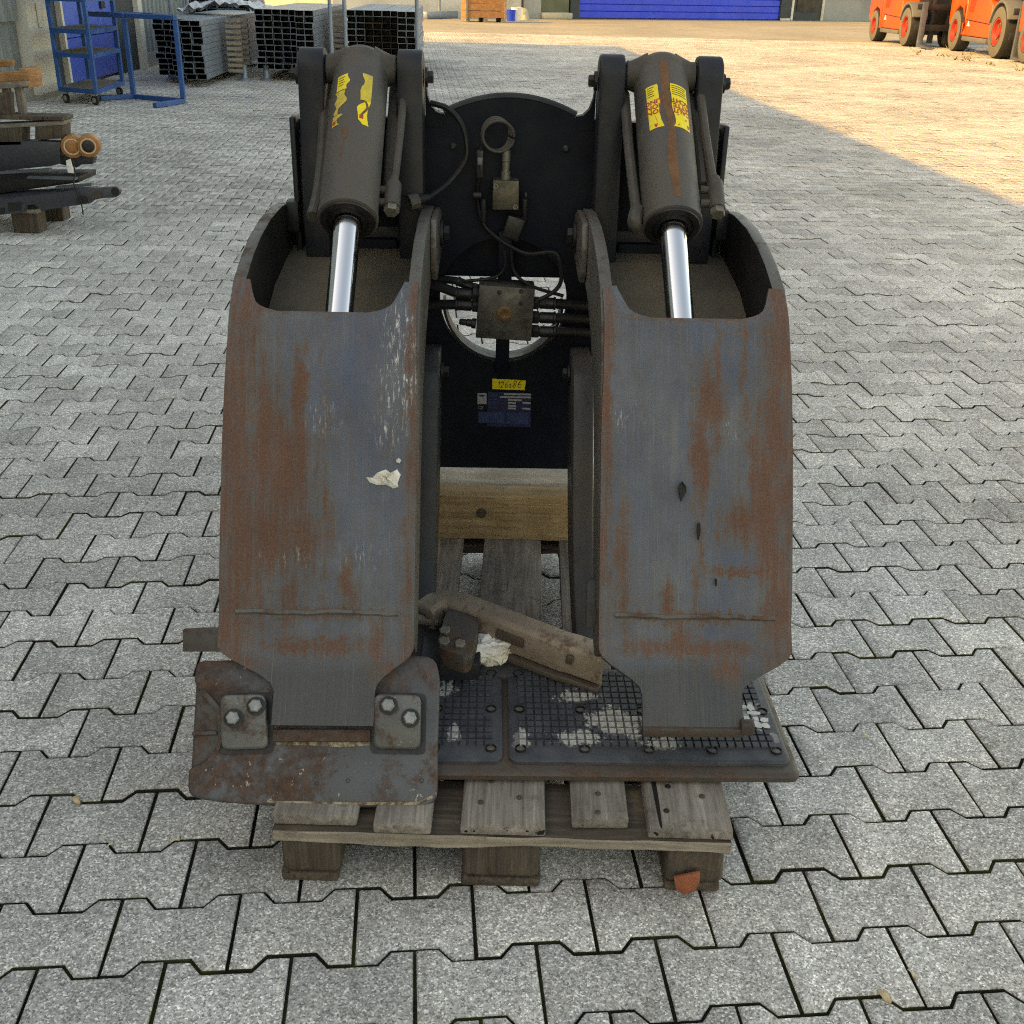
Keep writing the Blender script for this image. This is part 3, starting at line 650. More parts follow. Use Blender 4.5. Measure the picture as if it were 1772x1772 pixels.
def make_arm(side, mat, label):
    arm = bpy.data.objects.new('upper_arm', None); col.objects.link(arm); arm.parent = clamp; arm['label'] = label
    xc = (AIN + AOUT) / 2 * side
    rows, norms, uvs = [], [], []; tot = len(FPL) - 1
    def nrm(i):
        a = FPL[max(0, i - 1)][0]; b = FPL[min(tot, i + 1)][0]; t = (b - a).normalized(); return Vector((0, t.y, -t.x))
    cols = [0, .0287, .0573, .086]; cols = [c / .338 for c in cols]; cols = cols + [cols[-1] + (1 - 2 * cols[-1]) * k / 6 for k in range(1, 6)] + [1 - c for c in cols[::-1]]; NC = len(cols)
    for i, (p, s) in enumerate(FPL):
        hw = .169 + .005 * smoothstep(s / .35)
        # taper into the tongue near the tip
        t = smoothstep((s - .815) / .10); cx = 0
        hw = hw * (1 - t) + .0885 * t
        cx = (-.010 if side > 0 else .020) * t
        hw -= .010 * max(0, 1 - abs(s - .78) / .05) * 0
        row = []; uvr = []
        for j in range(NC):
            u = cols[j]; x = xc + cx + (u * 2 - 1) * hw
            row.append((x, p.x, p.y)); uvr.append(((x - xc) / .35 + .5, s))
        n = nrm(i); n = n if n.y < 0 or n.z > 0 else -n
        if n.y > 0: n = -n
        rows.append(row); norms.append(n); uvs.append(uvr)
    acc = ([], [], []); shell_add(acc, rows, norms, .014, uvs, skip_top=(0, 1, 2, NC - 2, NC - 3, NC - 4))
    # horns beside the cut-out at the top of the plate
    for e in (-1, 1):
        R_, N_, U_ = [], [], []
        for (y, z), wd in zip([(1.928, .886), (1.933, .8895), (1.938, .893), (1.944, .8975), (1.955, .905), (1.967, .9105), (1.982, .9175), (2.0, .925)], [.086, .066, .054, .046, .040, .036, .031, .0262]):
            xo = xc + e * .169; xi = xo - e * wd; rr = []; uu = []
            for j in range(4):
                x = xo + (xi - xo) * j / 3; rr.append((x, y - CY, z)); uu.append(((x - xc) / .35 + .5, -.03 * (z - .886) / .04))
            R_.append(rr); N_.append(norms[0] if y < 1.9281 else Vector((0, -.6, .8))); U_.append(uu)
        shell_add(acc, R_, N_, .014, U_, skip_top=(0, 1, 2))
    shell_build(acc, 'front_plate', mat, arm)
    # side plates
    fpo = []
    for i in range(tot + 1):
        p, s = FPL[i]
        if s > .80: break
        n = norms[i]; fpo.append((p.x - n.y * .0145, p.y - n.z * .0145))
    outer = [(y - CY, z) for y, z in TOPR[::-1]][:-2] + [(1.957 - CY, .893)] + fpo[2::3]
    for x0, x1 in ((AIN, AIN + .025), (AOUT - .025, AOUT)):
        poly = outer + [(y - CY, z) for y, z in INNR[::-1]]
        m = MB(); m.prism([(x0 * side, y, z) for y, z in poly], [(x1 * side, y, z) for y, z in poly])
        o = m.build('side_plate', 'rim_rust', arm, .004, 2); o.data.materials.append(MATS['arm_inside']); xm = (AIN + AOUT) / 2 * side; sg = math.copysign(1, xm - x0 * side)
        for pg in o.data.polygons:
            if pg.normal.x * sg > .9: pg.material_index = 1  # cheek faces turned into the box get a darker colour
    # inner plate: floor of the open box
    inr = [(y - CY, z + .013) for y, z in INNR[1:9]]; rr, nn, uu = [], [], []
    for k, (y, z) in enumerate(inr):
        rr.append([(side * (AIN + .026 + (AOUT - AIN - .052) * j / 4), y, z) for j in range(5)]); nn.append(Vector((0, -.4, .9))); uu.append([(j / 4, k / 7) for j in range(5)])
    shell('inner_plate', rr, nn, .012, 'floor_dust', arm, uu)
    m = MB(); m.span((side * (AIN + .026), 2.505 - CY, .868), (side * (AOUT - .026), 2.53 - CY, .925)); m.build('cross_bar', 'tower_black', arm, .004)
    # weld bead, end lip
    p, s = FPL[int(tot * .735)]; m = MB()
    m.tube([(xc + x, p.x + .0022 + random.uniform(-.0006, .0006), p.y - .001 + .0015 * math.sin(x * 40) + random.uniform(-.0015, .0015)) for x in np.linspace(-.145, .145, 17)], .0058, 6)
    m.build('weld_bead', 'rim_rust', arm)
    tip = FPL[-1][0]
    if side > 0:
        m = MB(); m.box((xc - .010, tip.x + .004, tip.y - .006), (.18, .018, .018)); m.box((xc + .084, tip.x + .002, tip.y + .004), (.024, .018, .024)); m.build('end_lip', 'steel_brown', arm, .003)
    # pivot boss and bolt on the inside face
    pv = (2.455 - CY, .922); m = MB()
    bp_ = [(2.30, .9815), (2.40, .982), (2.47, .976), (2.527, .955), (2.552, .925), (2.545, .892), (2.518, .871), (2.40, .861), (2.31, .852), (2.285, .875), (2.275, .93)]
    m.prism([(side * (AIN - .0005), y - CY, z) for y, z in bp_], [(side * (AIN - .014), y - CY, z) for y, z in bp_]); bs = m.build('pivot_boss', 'rim_rust', arm, .004, 2)
    m = MB(); m.lathe((side * (AIN - .015), pv[0], pv[1]), (-side, 0, 0), [(.03, 0), (.03, .006)], 20); hexagon(m, (side * (AIN - .021), pv[0], pv[1]), (-side, 0, 0), .018, .014); m.build('bolt', 'bolt_dark', bs)
    return arm
armL = make_arm(-1, 'arm_paint_worn', 'left arm, heavily rusted along its outer edge with white scuffs')
armR = make_arm(1, 'arm_paint_streaked', 'right arm, grey paint streaked with rust, no pad fitted')
m = MB(); P = [L(atd(x, y, 1.97)) for x, y in ((316, 1090), (386, 1087), (386, 1128), (316, 1128))]
m.prism(P, [p + Vector((0, .012, -.004)) for p in P]); m.build('stop_bar', 'steel_rust', armL, .0015)
# torn paper stuck to the left arm
def stick_paper(arm, pxs, name='paper_scrap', mat='paper_white', zc=1.9455, lift=.0035, amp=.006):
    P = [L(atd(x, y, zc)) for x, y in pxs]; c = sum(P, Vector()) / len(P); n = Vector((0, -.88, .47)); k = len(P); V = []; Fc = []; K = 4
    for q in range(K + 1):
        t = 1 - q / (K + .6)
        for p in P: V.append(c + (p - c) * t * random.uniform(.94, 1.03 if q else 1.12) + n * (lift + (random.uniform(0, amp) if q else random.uniform(-.001, .002))))
    for q in range(K):
        for i in range(k): Fc.append((q * k + i, q * k + (i + 1) % k, (q + 1) * k + (i + 1) % k, (q + 1) * k + i))
    Fc.append(tuple(K * k + i for i in range(k))); o = len(V); V += [p + n * (lift - .004) for p in P]; Fc += [(i, o + i, o + (i + 1) % k, (i + 1) % k) for i in range(k)]
    return MB().add(V, Fc).build(name, mat, arm, smooth=0)
stick_paper(armL, [(634, 826), (645, 828), (654, 819), (668, 813), (676, 818), (688, 812), (692, 822), (687, 836), (690, 843), (680, 846), (668, 838), (652, 840), (642, 834)])
stick_paper(armL, [(685, 797), (690, 793), (694, 796), (692, 802), (687, 801)])
for q in ([(1173, 842), (1180, 834), (1186, 842), (1188, 850), (1183, 858), (1178, 868), (1175, 855)], [(1207, 906), (1211, 904), (1212, 920), (1208, 936), (1206, 922)], [(1237, 1001), (1240, 1002), (1240, 1014), (1238, 1014)]):
    stick_paper(armR, q, 'tar_mark', 'hose_black', 1.947, .0016, .0006)
# ---------------- frame plate with the round opening
FY = 2.515
frame = bpy.data.objects.new('carriage_frame', None); col.objects.link(frame); frame.parent = clamp; frame['label'] = 'black steel frame plate with round opening'
hc = Ly(871, 522, FY); HR = .150; HZ = hc.z; HX = hc.x
fy0 = FY - CY
top_arc = [(.175 * math.cos(t) * 1.0, 0) for t in (0,)]
outl = [(-.21, .325), (.21, .325), (.215, .56), (.30, .66), (.455, .72), (.462, 1.15), (.152, 1.163)]
for k in range(0, 21): t = -1 + 2 * k / 20; outl.append((-.145 * t, 1.165 + .036 * (1 - t * t)))
outl += [(-.152, 1.163), (-.462, 1.15), (-.455, .72), (-.30, .66), (-.215, .56)]
for s in (-1, 1):
    m = MB(); P = [(.1855, 1.14), (.1855, 1.245), (.181, 1.205), (.173, 1.183), (.160, 1.171), (.146, 1.1675), (.146, 1.14)]
    m.prism([(s * x, fy0 - .002, z) for x, z in P], [(s * x, fy0 + .028, z) for x, z in P]); m.build('gusset', 'frame_black', frame)
def ring_plate(outl, cx, cz, r, y0, y1):
    angs = sorted(set([round(math.atan2(z - cz, x - cx), 5) for x, z in outl] + [round(-math.pi + 2 * math.pi * i / 72, 5) for i in range(72)]))
    def hit(a):
        d = (math.cos(a), math.sin(a)); best = 9
        for (x0, z0), (x1, z1) in zip(outl, outl[1:] + outl[:1]):
            ex, ez = x1 - x0, z1 - z0; den = d[0] * ez - d[1] * ex
            if abs(den) < 1e-9: continue
            t = ((x0 - cx) * ez - (z0 - cz) * ex) / den; u = ((x0 - cx) * d[1] - (z0 - cz) * d[0]) / den
            if t > .01 and -1e-4 <= u <= 1.0001: best = min(best, t)
        return (cx + d[0] * best, cz + d[1] * best)
    n = len(angs); O = [hit(a) for a in angs]; I = [(cx + r * math.cos(a), cz + r * math.sin(a)) for a in angs]
    V = [(x, y0, z) for x, z in O] + [(x, y0, z) for x, z in I] + [(x, y1, z) for x, z in O] + [(x, y1, z) for x, z in I]; Fc = []
    for i in range(n):
        j = (i + 1) % n; Fc += [(i, j, n + j, n + i), (2 * n + i, 3 * n + i, 3 * n + j, 2 * n + j), (i, 2 * n + i, 2 * n + j, j), (n + i, n + j, 3 * n + j, 3 * n + i)]
    return MB().add(V, Fc)
ring_plate(outl, HX, HZ, HR, fy0, fy0 + .03).build('frame_plate', 'frame_black', frame, smooth=30)
m = MB(); m.tube([(-.145 * t, fy0 + .02, 1.168 + .036 * (1 - t * t)) for t in np.linspace(-1, 1, 25)], .009, 8, False); m.build('top_rim', 'tower_black', frame)
# ring seen inside the opening, cover behind its upper half, posts
def arc_band(a0, a1, r0, r1, y0, y1, n=40):
    V = []; Fc = []
    for i in range(n + 1):
        a = a0 + (a1 - a0) * i / n; c, s = math.cos(a), math.sin(a)
        V += [(HX + r0 * c, y0, HZ + r0 * s), (HX + r1 * c, y0, HZ + r1 * s), (HX + r1 * c, y1, HZ + r1 * s), (HX + r0 * c, y1, HZ + r0 * s)]
    for i in range(n):
        for k in range(4): Fc.append((4 * i + k, 4 * i + 4 + k, 4 * i + 4 + (k + 1) % 4, 4 * i + (k + 1) % 4))
    Fc += [(0, 1, 2, 3), tuple(4 * n + i for i in (3, 2, 1, 0))]
    return MB().add(V, Fc)
arc_band(R(180), R(360), .137, .143, fy0 - .006, fy0 + .05).build('bearing_ring', 'tower_black', frame)
m = MB(); zc_ = Ly(871, 477, FY + .05).z; m.span((HX - .19, fy0 + .04, zc_), (HX + .19, fy0 + .10, HZ + .2)); m.build('rear_cover', 'frame_black', frame)
m = MB(); m.span((HX - .014, fy0 - .03, HZ + .02), (HX + .018, fy0 + .03, HZ + .17)); m.span((HX - .016, fy0 - .03, HZ - .165), (HX + .016, fy0 + .02, HZ - .02)); m.build('centre_post', 'frame_black', frame, .003)
for s in (-1, 1):
    m = MB(); m.span((s * .463, fy0 - .05, .78), (s * .475, fy0 + .02, 1.16)); m.span((s * .463, fy0 - .07, .92), (s * .49, fy0 - .02, .985)); m.build('side_flange', 'tower_black', frame, .004)
    m = MB(); m.span((s * .25, fy0 - .03, .72), (s * .38, fy0 - .002, .90)); m.build('stiffener', 'frame_black', frame, .006)
    m = MB(); m.lathe((s * .125, fy0, 1.10), (0, -1, 0), [(.008, 0), (.008, .004), (.004, .007)], 10); m.build('rivet', 'bolt_dark', frame)
    # clevis towers
    for xa, xb in ((.186, .240), (.392, .447)):
        pin = (2.482 - CY, 1.256); rr = .042; poly = [(pin[0] + rr * math.cos(t), pin[1] + rr * math.sin(t)) for t in np.linspace(R(-8), R(188), 15)]
        poly += [(pin[0] - .052, 1.10), (pin[0] - .075, .93), (pin[0] - .055, .80), (fy0 - .001, .78), (fy0 - .001, 1.15)]
        m = MB(); m.prism([(s * xa, y, z) for y, z in poly], [(s * xb, y, z) for y, z in poly]); m.build('clevis_plate', 'tower_black', frame, .006, 2)
    m = MB(); m.cyl((s * .243, pin[0], pin[1]), (s * .389, pin[0], pin[1]), .027, n=20); m.build('pivot_pin', 'bolt_dark', frame)
    for xx, d in ((.183, -1), (.450, 1)):
        m = MB(); m.lathe((s * xx, pin[0], pin[1] - .012), (s * d, 0, 0), [(.020, 0), (.020, .006)], 14); hexagon(m, (s * (xx + d * .006), pin[0], pin[1] - .012), (s * d, 0, 0), .013, .012); m.build('pin_bolt', 'bolt_dark', frame)
# ---------------- cylinders
def polar_patch(P0, ax, up, sd, r, h0, h1, a_of, mat, name, parent, n=10):
    """patch on the barrel: a_of(t) -> (a0, a1) angles from the up direction, + toward sd"""
    V = []; Fc = []; K = 7
    for i in range(n + 1):
        t = i / n; a0, a1 = a_of(t)
        for j in range(K): a = a0 + (a1 - a0) * j / (K - 1); V.append(P0 + ax * (h0 + (h1 - h0) * t) + (up * math.cos(a) + sd * math.sin(a)) * r)
    for i in range(n):
        for j in range(K - 1): Fc.append((i * K + j, i * K + j + 1, (i + 1) * K + j + 1, (i + 1) * K + j))
    return MB().add(V, Fc).build(name, mat, parent)
def barrel_text(s, size, P0, ax, up, sd, r, h, a, mat, parent, flip=True):
    V, Fc = text_pts(s, size, .0006); Q = []
    for x, y, z in V:
        if flip: x, y = -x, -y
        ang = a + x / r; Q.append(P0 + ax * (h - y) + (up * math.cos(ang) + sd * math.sin(ang)) * r)
    return MB().add(Q, Fc).build('label_text', mat, parent, smooth=0)
def make_cyl(s):
    cyl = bpy.data.objects.new('hydraulic_cylinder', None); col.objects.link(cyl); cyl.parent = clamp
    x = .317 * s; P0 = Vector((x, 2.482 - CY, 1.256)); P1 = Vector((x + .0 * s, 2.154 - CY, 1.008)); ax = (P1 - P0).normalized(); ln = (P1 - P0).length
    sd = Vector((1, 0, 0)); up = sd.cross(ax).normalized(); up = up if up.z > 0 else -up
    r = .0575; m = MB()
    m.lathe(P0 - ax * .028, ax, [(.020, .006), (.044, .008), (.052, .014), (r * .965, .024), (r, .026), (r, .036), (r * .98, .038), (r * .985, .05), (r, .06), (r, ln + .018), (r + .0015, ln + .019), (r + .0015, ln + .030), (r - .004, ln + .033)], 48)
    m.build('barrel', 'barrel', cyl, smooth=40)
    for e in (-1, 1): m = MB(); m.lathe(P0 + sd * (e * .030), sd * e, [(.046, 0), (.036, .02), (.03, .034), (.03, .042)], 20); m.build('trunnion_eye', 'hose_dusty', cyl)
    m = MB(); m.lathe(P1 + ax * .0045, ax, [(.030, .001), (.054, .001), (.0525, .004), (.042, .006), (.040, .002), (.030, .006)], 48, False); m.lathe(P1 + ax * .004, ax, [(.054, 0), (.054, .002), (.027, .0022)], 48, False); m.build('gland', 'gland_black', cyl)
    m = MB(); m.lathe(P1, ax, [(.0262, 0), (.0262, .255)], 40); m.build('rod', 'chrome', cyl)
    # pipe, transfer block and guard tube
    def cp(px, py, dz=0.): return L(atd(px, py, 2.345 - (py - 110) * .00082 + dz))
    if s < 0:
        m = MB(); m.tube([cp(672, 128), cp(690, 134), cp(697, 165), cp(692, 230), cp(682, 318)], .0088, 10); m.build('pipe', 'hose_dusty', cyl); m = MB(); m.tube([cp(683, 150, .04), cp(680, 200, .04), cp(677, 235, .04), cp(673, 320, .03)], .0115, 10); m.build('pipe', 'hose_dusty', cyl)
        m = MB(); m.tube([cp(569, 150, .03), cp(563, 190, .03), cp(559, 262, .03), cp(552, 330, .02), cp(541, 375, .0)], .0125, 10); m.build('guard_tube', 'hose_dusty', cyl)
        a, b, c2 = cp(681, 318), cp(678, 358), cp(677, 372)
        m = MB(); m.lathe(cp(655, 328), cp(676, 330) - cp(655, 328), [(.008, 0), (.008, .035)], 10); m.build('port_tube', 'hose_dusty', cyl); m = MB(); m.lathe(cp(652, 350), cp(676, 350) - cp(652, 350), [(.008, 0), (.008, .035)], 10); m.build('port_tube', 'hose_dusty', cyl)
        el = cp(541, 378)
    else:
        m = MB(); m.tube([cp(1186, 132), cp(1198, 130), cp(1210, 150), cp(1220, 230), cp(1234, 318)], .0095, 10); m.build('pipe', 'hose_dusty', cyl); m = MB(); m.tube([cp(1190, 165, .04), cp(1203, 210, .04), cp(1212, 260, .03), cp(1218, 322, .02)], .012, 10); m.build('pipe', 'hose_dusty', cyl)
        m = MB(); m.tube([cp(1081, 163, .03), cp(1086, 230, .02), cp(1093, 300, .01), cp(1099, 350), cp(1103, 372)], .0105, 10); m.build('guard_tube', 'hose_dusty', cyl)
        m = MB(); m.tube([cp(1103, 362), cp(1098, 382), cp(1101, 395, .03)], .0145, 10); m.build('elbow', 'hose_dusty', cyl)
        a, b, c2 = cp(1237, 316), cp(1241, 362), cp(1241, 377)
        m = MB(); m.lathe(cp(1212, 328), cp(1236, 330) - cp(1212, 328), [(.008, 0), (.008, .035)], 10); m.build('port_tube', 'hose_dusty', cyl); m = MB(); m.lathe(cp(1212, 352), cp(1238, 352) - cp(1212, 352), [(.008, 0), (.008, .035)], 10); m.build('port_tube', 'hose_dusty', cyl)
    m = MB(); d = (b - a); m.lathe(a, d, [(.011, -.012), (.011, 0), (.0165, .003), (.0165, d.length), (.0165, d.length + .002)], 12); tb = m.build('transfer_block', 'hose_dusty', cyl)
    m = MB(); hexagon(m, b, d, .0155, .016); m.build('bolt', 'fitting_steel', tb)
    # rust run down the middle and the worn caution label on both flanks
    rr = r + .0006
    j = [.05 * math.sin(q * .31 + s) + .025 * math.sin(q * .62 + 2) + random.uniform(-.006, .006) for q in range(40)]
    if s > 0:
        polar_patch(P0, ax, up, sd, rr - .0002, .02, ln - .02, lambda t: (-.02 + .10 * t - .12 - .10 * math.sin(t * 6) ** 2 - j[int(t * 30)] * .6, -.02 + .16 * t + .12 * (1 - t * .6) + j[int(t * 30) + 5] * .6), 'rust_streak', 'rust_run', cyl, 30)
        polar_patch(P0, ax, up, sd, rr, .085, .205, lambda t: (-.78 + .05 * t, -.40 + .12 * t * (1 - t) * 2 + j[int(t * 20)] + .14 * t), 'label_yellow', 'caution_label', cyl, 18)
        lb = polar_patch(P0, ax, up, sd, rr, .085, .205, lambda t: (.10 + .16 * math.sin(t * 3.1) * t + j[int(t * 20) + 3], .82), 'label_yellow', 'caution_label', cyl, 18)
        for k, (tx, h) in enumerate((('CAUT', .160), ('ATTE', .146), ('ACHT', .132))): barrel_text(tx, .0165, P0, ax, up, sd, rr + .0004, h, .50, 'label_red', cyl)
        for k, (tx, h) in enumerate((('ION', .160), ('ION', .146), ('UNG', .132))): barrel_text(tx, .0165, P0, ax, up, sd, rr + .0004, h, -.54, 'label_red', cyl)
        for q in range(5):
            for aa, bb in ((.16, .76), (-.72, -.46)):
                h = .090 + q * .006; polar_patch(P0, ax, up, sd, rr + .0004, h, h + .0016, lambda t: (aa, bb - .05 * (q % 2)), 'label_ink', 'label_text', cyl, 1)
        # hazard triangle outline
        for (h0, a0), (h1, a1) in (((.200, .30), (.178, .68)), ((.178, .68), (.170, .30)), ((.172, -.5), (.190, -.42))):
            V = []
            for t in (0, 1):
                h = h0 + (h1 - h0) * t; a = a0 + (a1 - a0) * t
                for e in (-1, 1): aa = a + .0; V.append(P0 + ax * (h + e * .0014) + (up * math.cos(aa) + sd * math.sin(aa)) * (rr + .0005))
            MB().add(V, [(0, 1, 3, 2)]).build('label_mark', 'label_red', cyl, smooth=0)
        for h, a in ((.196, .74), (.199, -.48)):
            polar_patch(P0, ax, up, sd, rr + .0004, h - .005, h + .004, lambda t: (a - .07 + .05 * t, a + .07 - .05 * t), 'label_red', 'label_mark', cyl, 3)
    else:
        polar_patch(P0, ax, up, sd, rr, .075, .118, lambda t: (-.74, -.28 + j[int(t * 20)]), 'label_yellow', 'caution_label', cyl, 12)
        polar_patch(P0, ax, up, sd, rr, .120, .185, lambda t: (-.80 + .12 * abs(math.sin(t * 7)), -.30 - .22 * t + j[int(t * 20)] * 2), 'label_worn', 'caution_label', cyl, 16)
        polar_patch(P0, ax, up, sd, rr, .186, .214, lambda t: (-.80, -.52 + j[int(t * 20) + 7] * 2), 'label_worn', 'caution_label', cyl, 6)
        polar_patch(P0, ax, up, sd, rr, .075, .150, lambda t: (.24 + j[int(t * 20) + 3], .60), 'label_worn', 'caution_label', cyl, 12)
        polar_patch(P0, ax, up, sd, rr, .150, .216, lambda t: (.22 + j[int(t * 20) + 9] * 2, .60 - .1 * math.sin(t * 3)), 'label_yellow', 'caution_label', cyl, 12)
        polar_patch(P0, ax, up, sd, rr + .0003, .150, .20, lambda t: (.34 + .1 * math.sin(t * 5), .39 + .1 * math.sin(t * 5) + .04), 'rust_streak', 'label_tear', cyl, 12)
        for h, a in ((.205, -.70), (.196, .30)): polar_patch(P0, ax, up, sd, rr + .0004, h - .005, h + .005, lambda t: (a - .07, a + .07), 'label_red', 'label_mark', cyl, 3)
        for q in range(4): polar_patch(P0, ax, up, sd, rr + .0004, .082 + q * .007, .0836 + q * .007, lambda t: (-.66, -.40 - .05 * (q % 2)), 'label_ink', 'label_text', cyl, 1)
        polar_patch(P0, ax, up, sd, rr, .225, .30, lambda t: (-.30 + j[int(t * 20)], -.18 + j[int(t * 20) + 4] - .06 * t), 'rust_streak', 'rust_run', cyl, 12)
    cyl['label'] = 'right cylinder with split yellow caution label' if s > 0 else 'left cylinder with torn yellow caution labels'
make_cyl(-1); make_cyl(1)
# ---------------- hydraulics in the middle of the frame
hyd = bpy.data.objects.new('manifold', None); col.objects.link(hyd); hyd.parent = clamp
MY = 2.43
def prism_px(name, mat, parent, pxs, Y, th, bevel=.002, fn=None):
    P = [Ly(x, y, Y) for x, y in pxs]; m = MB(); m.prism(P, [p + Vector((0, th, 0)) for p in P]); return m.build(name, mat, parent, bevel)
prism_px('manifold_block', 'manifold_steel', hyd, [(829, 493), (926, 500), (919, 591), (823, 585)], MY, .075, .003)
c = Ly(873, 543, MY); m = MB(); m.lathe(c + Vector((0, .001, 0)), (0, -1, 0), [(.0185, 0), (.0185, .003), (.016, .004), (.008, .0045), (.004, .003)], 24); m.build('plug', 'bronze_plug', hyd)
for x, y in ((864, 506), (902, 504), (901, 525), (911, 555), (846, 576), (870, 576)):
    m = MB(); m.lathe(Ly(x, y, MY) + Vector((0, .001, 0)), (0, -1, 0), [(.005, 0), (.005, .003), (.0025, .003), (.0025, .001)], 12); m.build('screw', 'bolt_dark', hyd)
def fit_hose(path, Y, r=.0115, ends=True):
    P = [Ly(x, y, Y + d) for x, y, d in path]; m = MB(); m.tube(P, r, 10); m.build('hose', 'hose_black', hyd)
    d = (P[1] - P[0]).normalized(); m = MB(); hexagon(m, P[0] - d * .006, d, r * 1.45, .018); m.lathe(P[0] + d * .014, d, [(r * 1.15, 0), (r * 1.15, .03), (r * 1.3, .032), (r * 1.3, .036)], 12); m.build('hose_fitting', 'gland_black', hyd)
for y, ye in ((508, 493), (527, 527)): fit_hose([(826, y + 2, .03), (795, y, .03), (750, ye, .04), (705, ye - 3, .06)], MY)
fit_hose([(826, 500, .06), (790, 486, .06), (745, 484, .07), (705, 488, .08)], MY, .009)
m = MB(); P0, P1 = Ly(824, 560, MY + .03), Ly(793, 556, MY + .03); d = (P1 - P0); m.lathe(P0, d, [(.012, 0), (.012, .01), (.009, .011), (.009, .022), (.0075, .023), (.0075, .036), (.005, .04)], 12); m.build('plug', 'bolt_dark', hyd)
for y, ye in ((524, 528), (549, 551), (573, 574)): fit_hose([(924, y, .03), (955, y + 1, .03), (1000, ye, .04), (1045, ye + 2, .06)], MY)
# small valve block with solenoid, coil of cable and plugs
FV = FY - .045
vb = prism_px('valve_block', 'valve_steel', hyd, [(853, 312), (898, 313), (898, 364), (852, 363)], FV, .044, .002)
for x, y in ((858, 322), (892, 358)):
    m = MB(); m.lathe(Ly(x, y, FV) + Vector((0, .001, 0)), (0, -1, 0), [(.0055, 0), (.0055, .003), (.003, .003), (.003, .001)], 12); m.build('screw', 'fitting_steel', vb)
m = MB(); a, b = Ly(875, 312, FV + .02), Ly(876, 258, FV + .02); d = b - a
m.lathe(a, d, [(.0105, 0), (.0105, d.length * .28), (.0085, d.length * .29), (.0085, d.length * .62), (.0095, d.length * .63), (.0095, d.length * .98), (.006, d.length)], 14); m.build('solenoid', 'fitting_steel', vb)
m = MB(); cc = Ly(858, 232, FV + .02)
for k in range(3):
    m.tube([cc + Vector(((.030 + .002 * k) * math.cos(t) + .003 * k, -.004 * k, (.034 - .001 * k) * math.sin(t) - .002 * k)) for t in np.linspace(0, 2 * math.pi * .97, 22)], .0034, 6)
m.build('cable_coil', 'hose_dusty', hyd)
m = MB(); m.tube([Ly(834, 255, FV + .02), Ly(830, 265, FV + .02), Ly(829, 300, FV + .02), Ly(826, 340, FV + .03), Ly(835, 385, FV + .03), Ly(858, 410, FV + .02), Ly(885, 428, FV), Ly(915, 440, FV - .02), Ly(955, 437, FV - .03), Ly(968, 450, FV - .04), Ly(971, 485, FV - .04), Ly(958, 505, FV - .04), Ly(930, 520, FV - .04)], .0048, 8); m.build('cable', 'hose_black', hyd)
m = MB(); m.tube([Ly(884, 425, FV), Ly(890, 470, FV), Ly(920, 495, FV - .02), Ly(975, 512, FV - .02)], .004, 8); m.build('cable', 'hose_black', hyd); m = MB(); m.tube([Ly(872, 432, FV), Ly(874, 460, FV), Ly(855, 480, FV), Ly(800, 487, FV)], .004, 8); m.build('cable', 'hose_black', hyd)
m = MB(); m.span(Ly(824, 308, FV + .015), Ly(837, 258, FV + .03)); m.build('connector', 'bolt_dark', hyd, .003)
m = MB(); m.span(Ly(826, 285, FV + .0135), Ly(835, 272, FV + .02)); m.build('connector_tag', 'grey_plastic', hyd, .001)
for xx in (833, 908):
    m = MB(); m.cyl(Ly(xx, 338, FV + .02), Ly(xx - (14 if xx < 860 else -4), 338, FV + .02), .008, n=12); m.cyl(Ly(xx + (4 if xx < 860 else 0), 344, FV + .02), Ly(xx + (4 if xx < 860 else 0), 384, FV + .03), .007, n=10); m.build('hose_fitting', 'bolt_dark', hyd, .001)
prism_px('connector', 'gland_black', hyd, [(880, 372), (910, 382), (896, 420), (868, 408)], FV, .03, .004)
m = MB(); m.tube([L(aty(745, 178, 2.49)), L(aty(775, 188, 2.48)), L(aty(797, 212, 2.47)), L(aty(807, 245, 2.465)), L(aty(804, 280, 2.46)), L(aty(775, 318, 2.44)), L(aty(738, 345, 2.40))], .0062, 8); m.build('cable', 'hose_black', hyd)
m = MB(); a, b = L(aty(742, 342, 2.40)), L(aty(706, 352, 2.38)); m.cyl(a, a + (b - a) * .55, .009, .012, 12); m.build('connector', 'hose_black', hyd)
m = MB(); m.lathe(a + (b - a) * .5, b - a, [(.017, 0), (.018, .022), (.0135, .022), (.0125, .008)], 10); m.build('connector', 'hose_dusty', hyd)
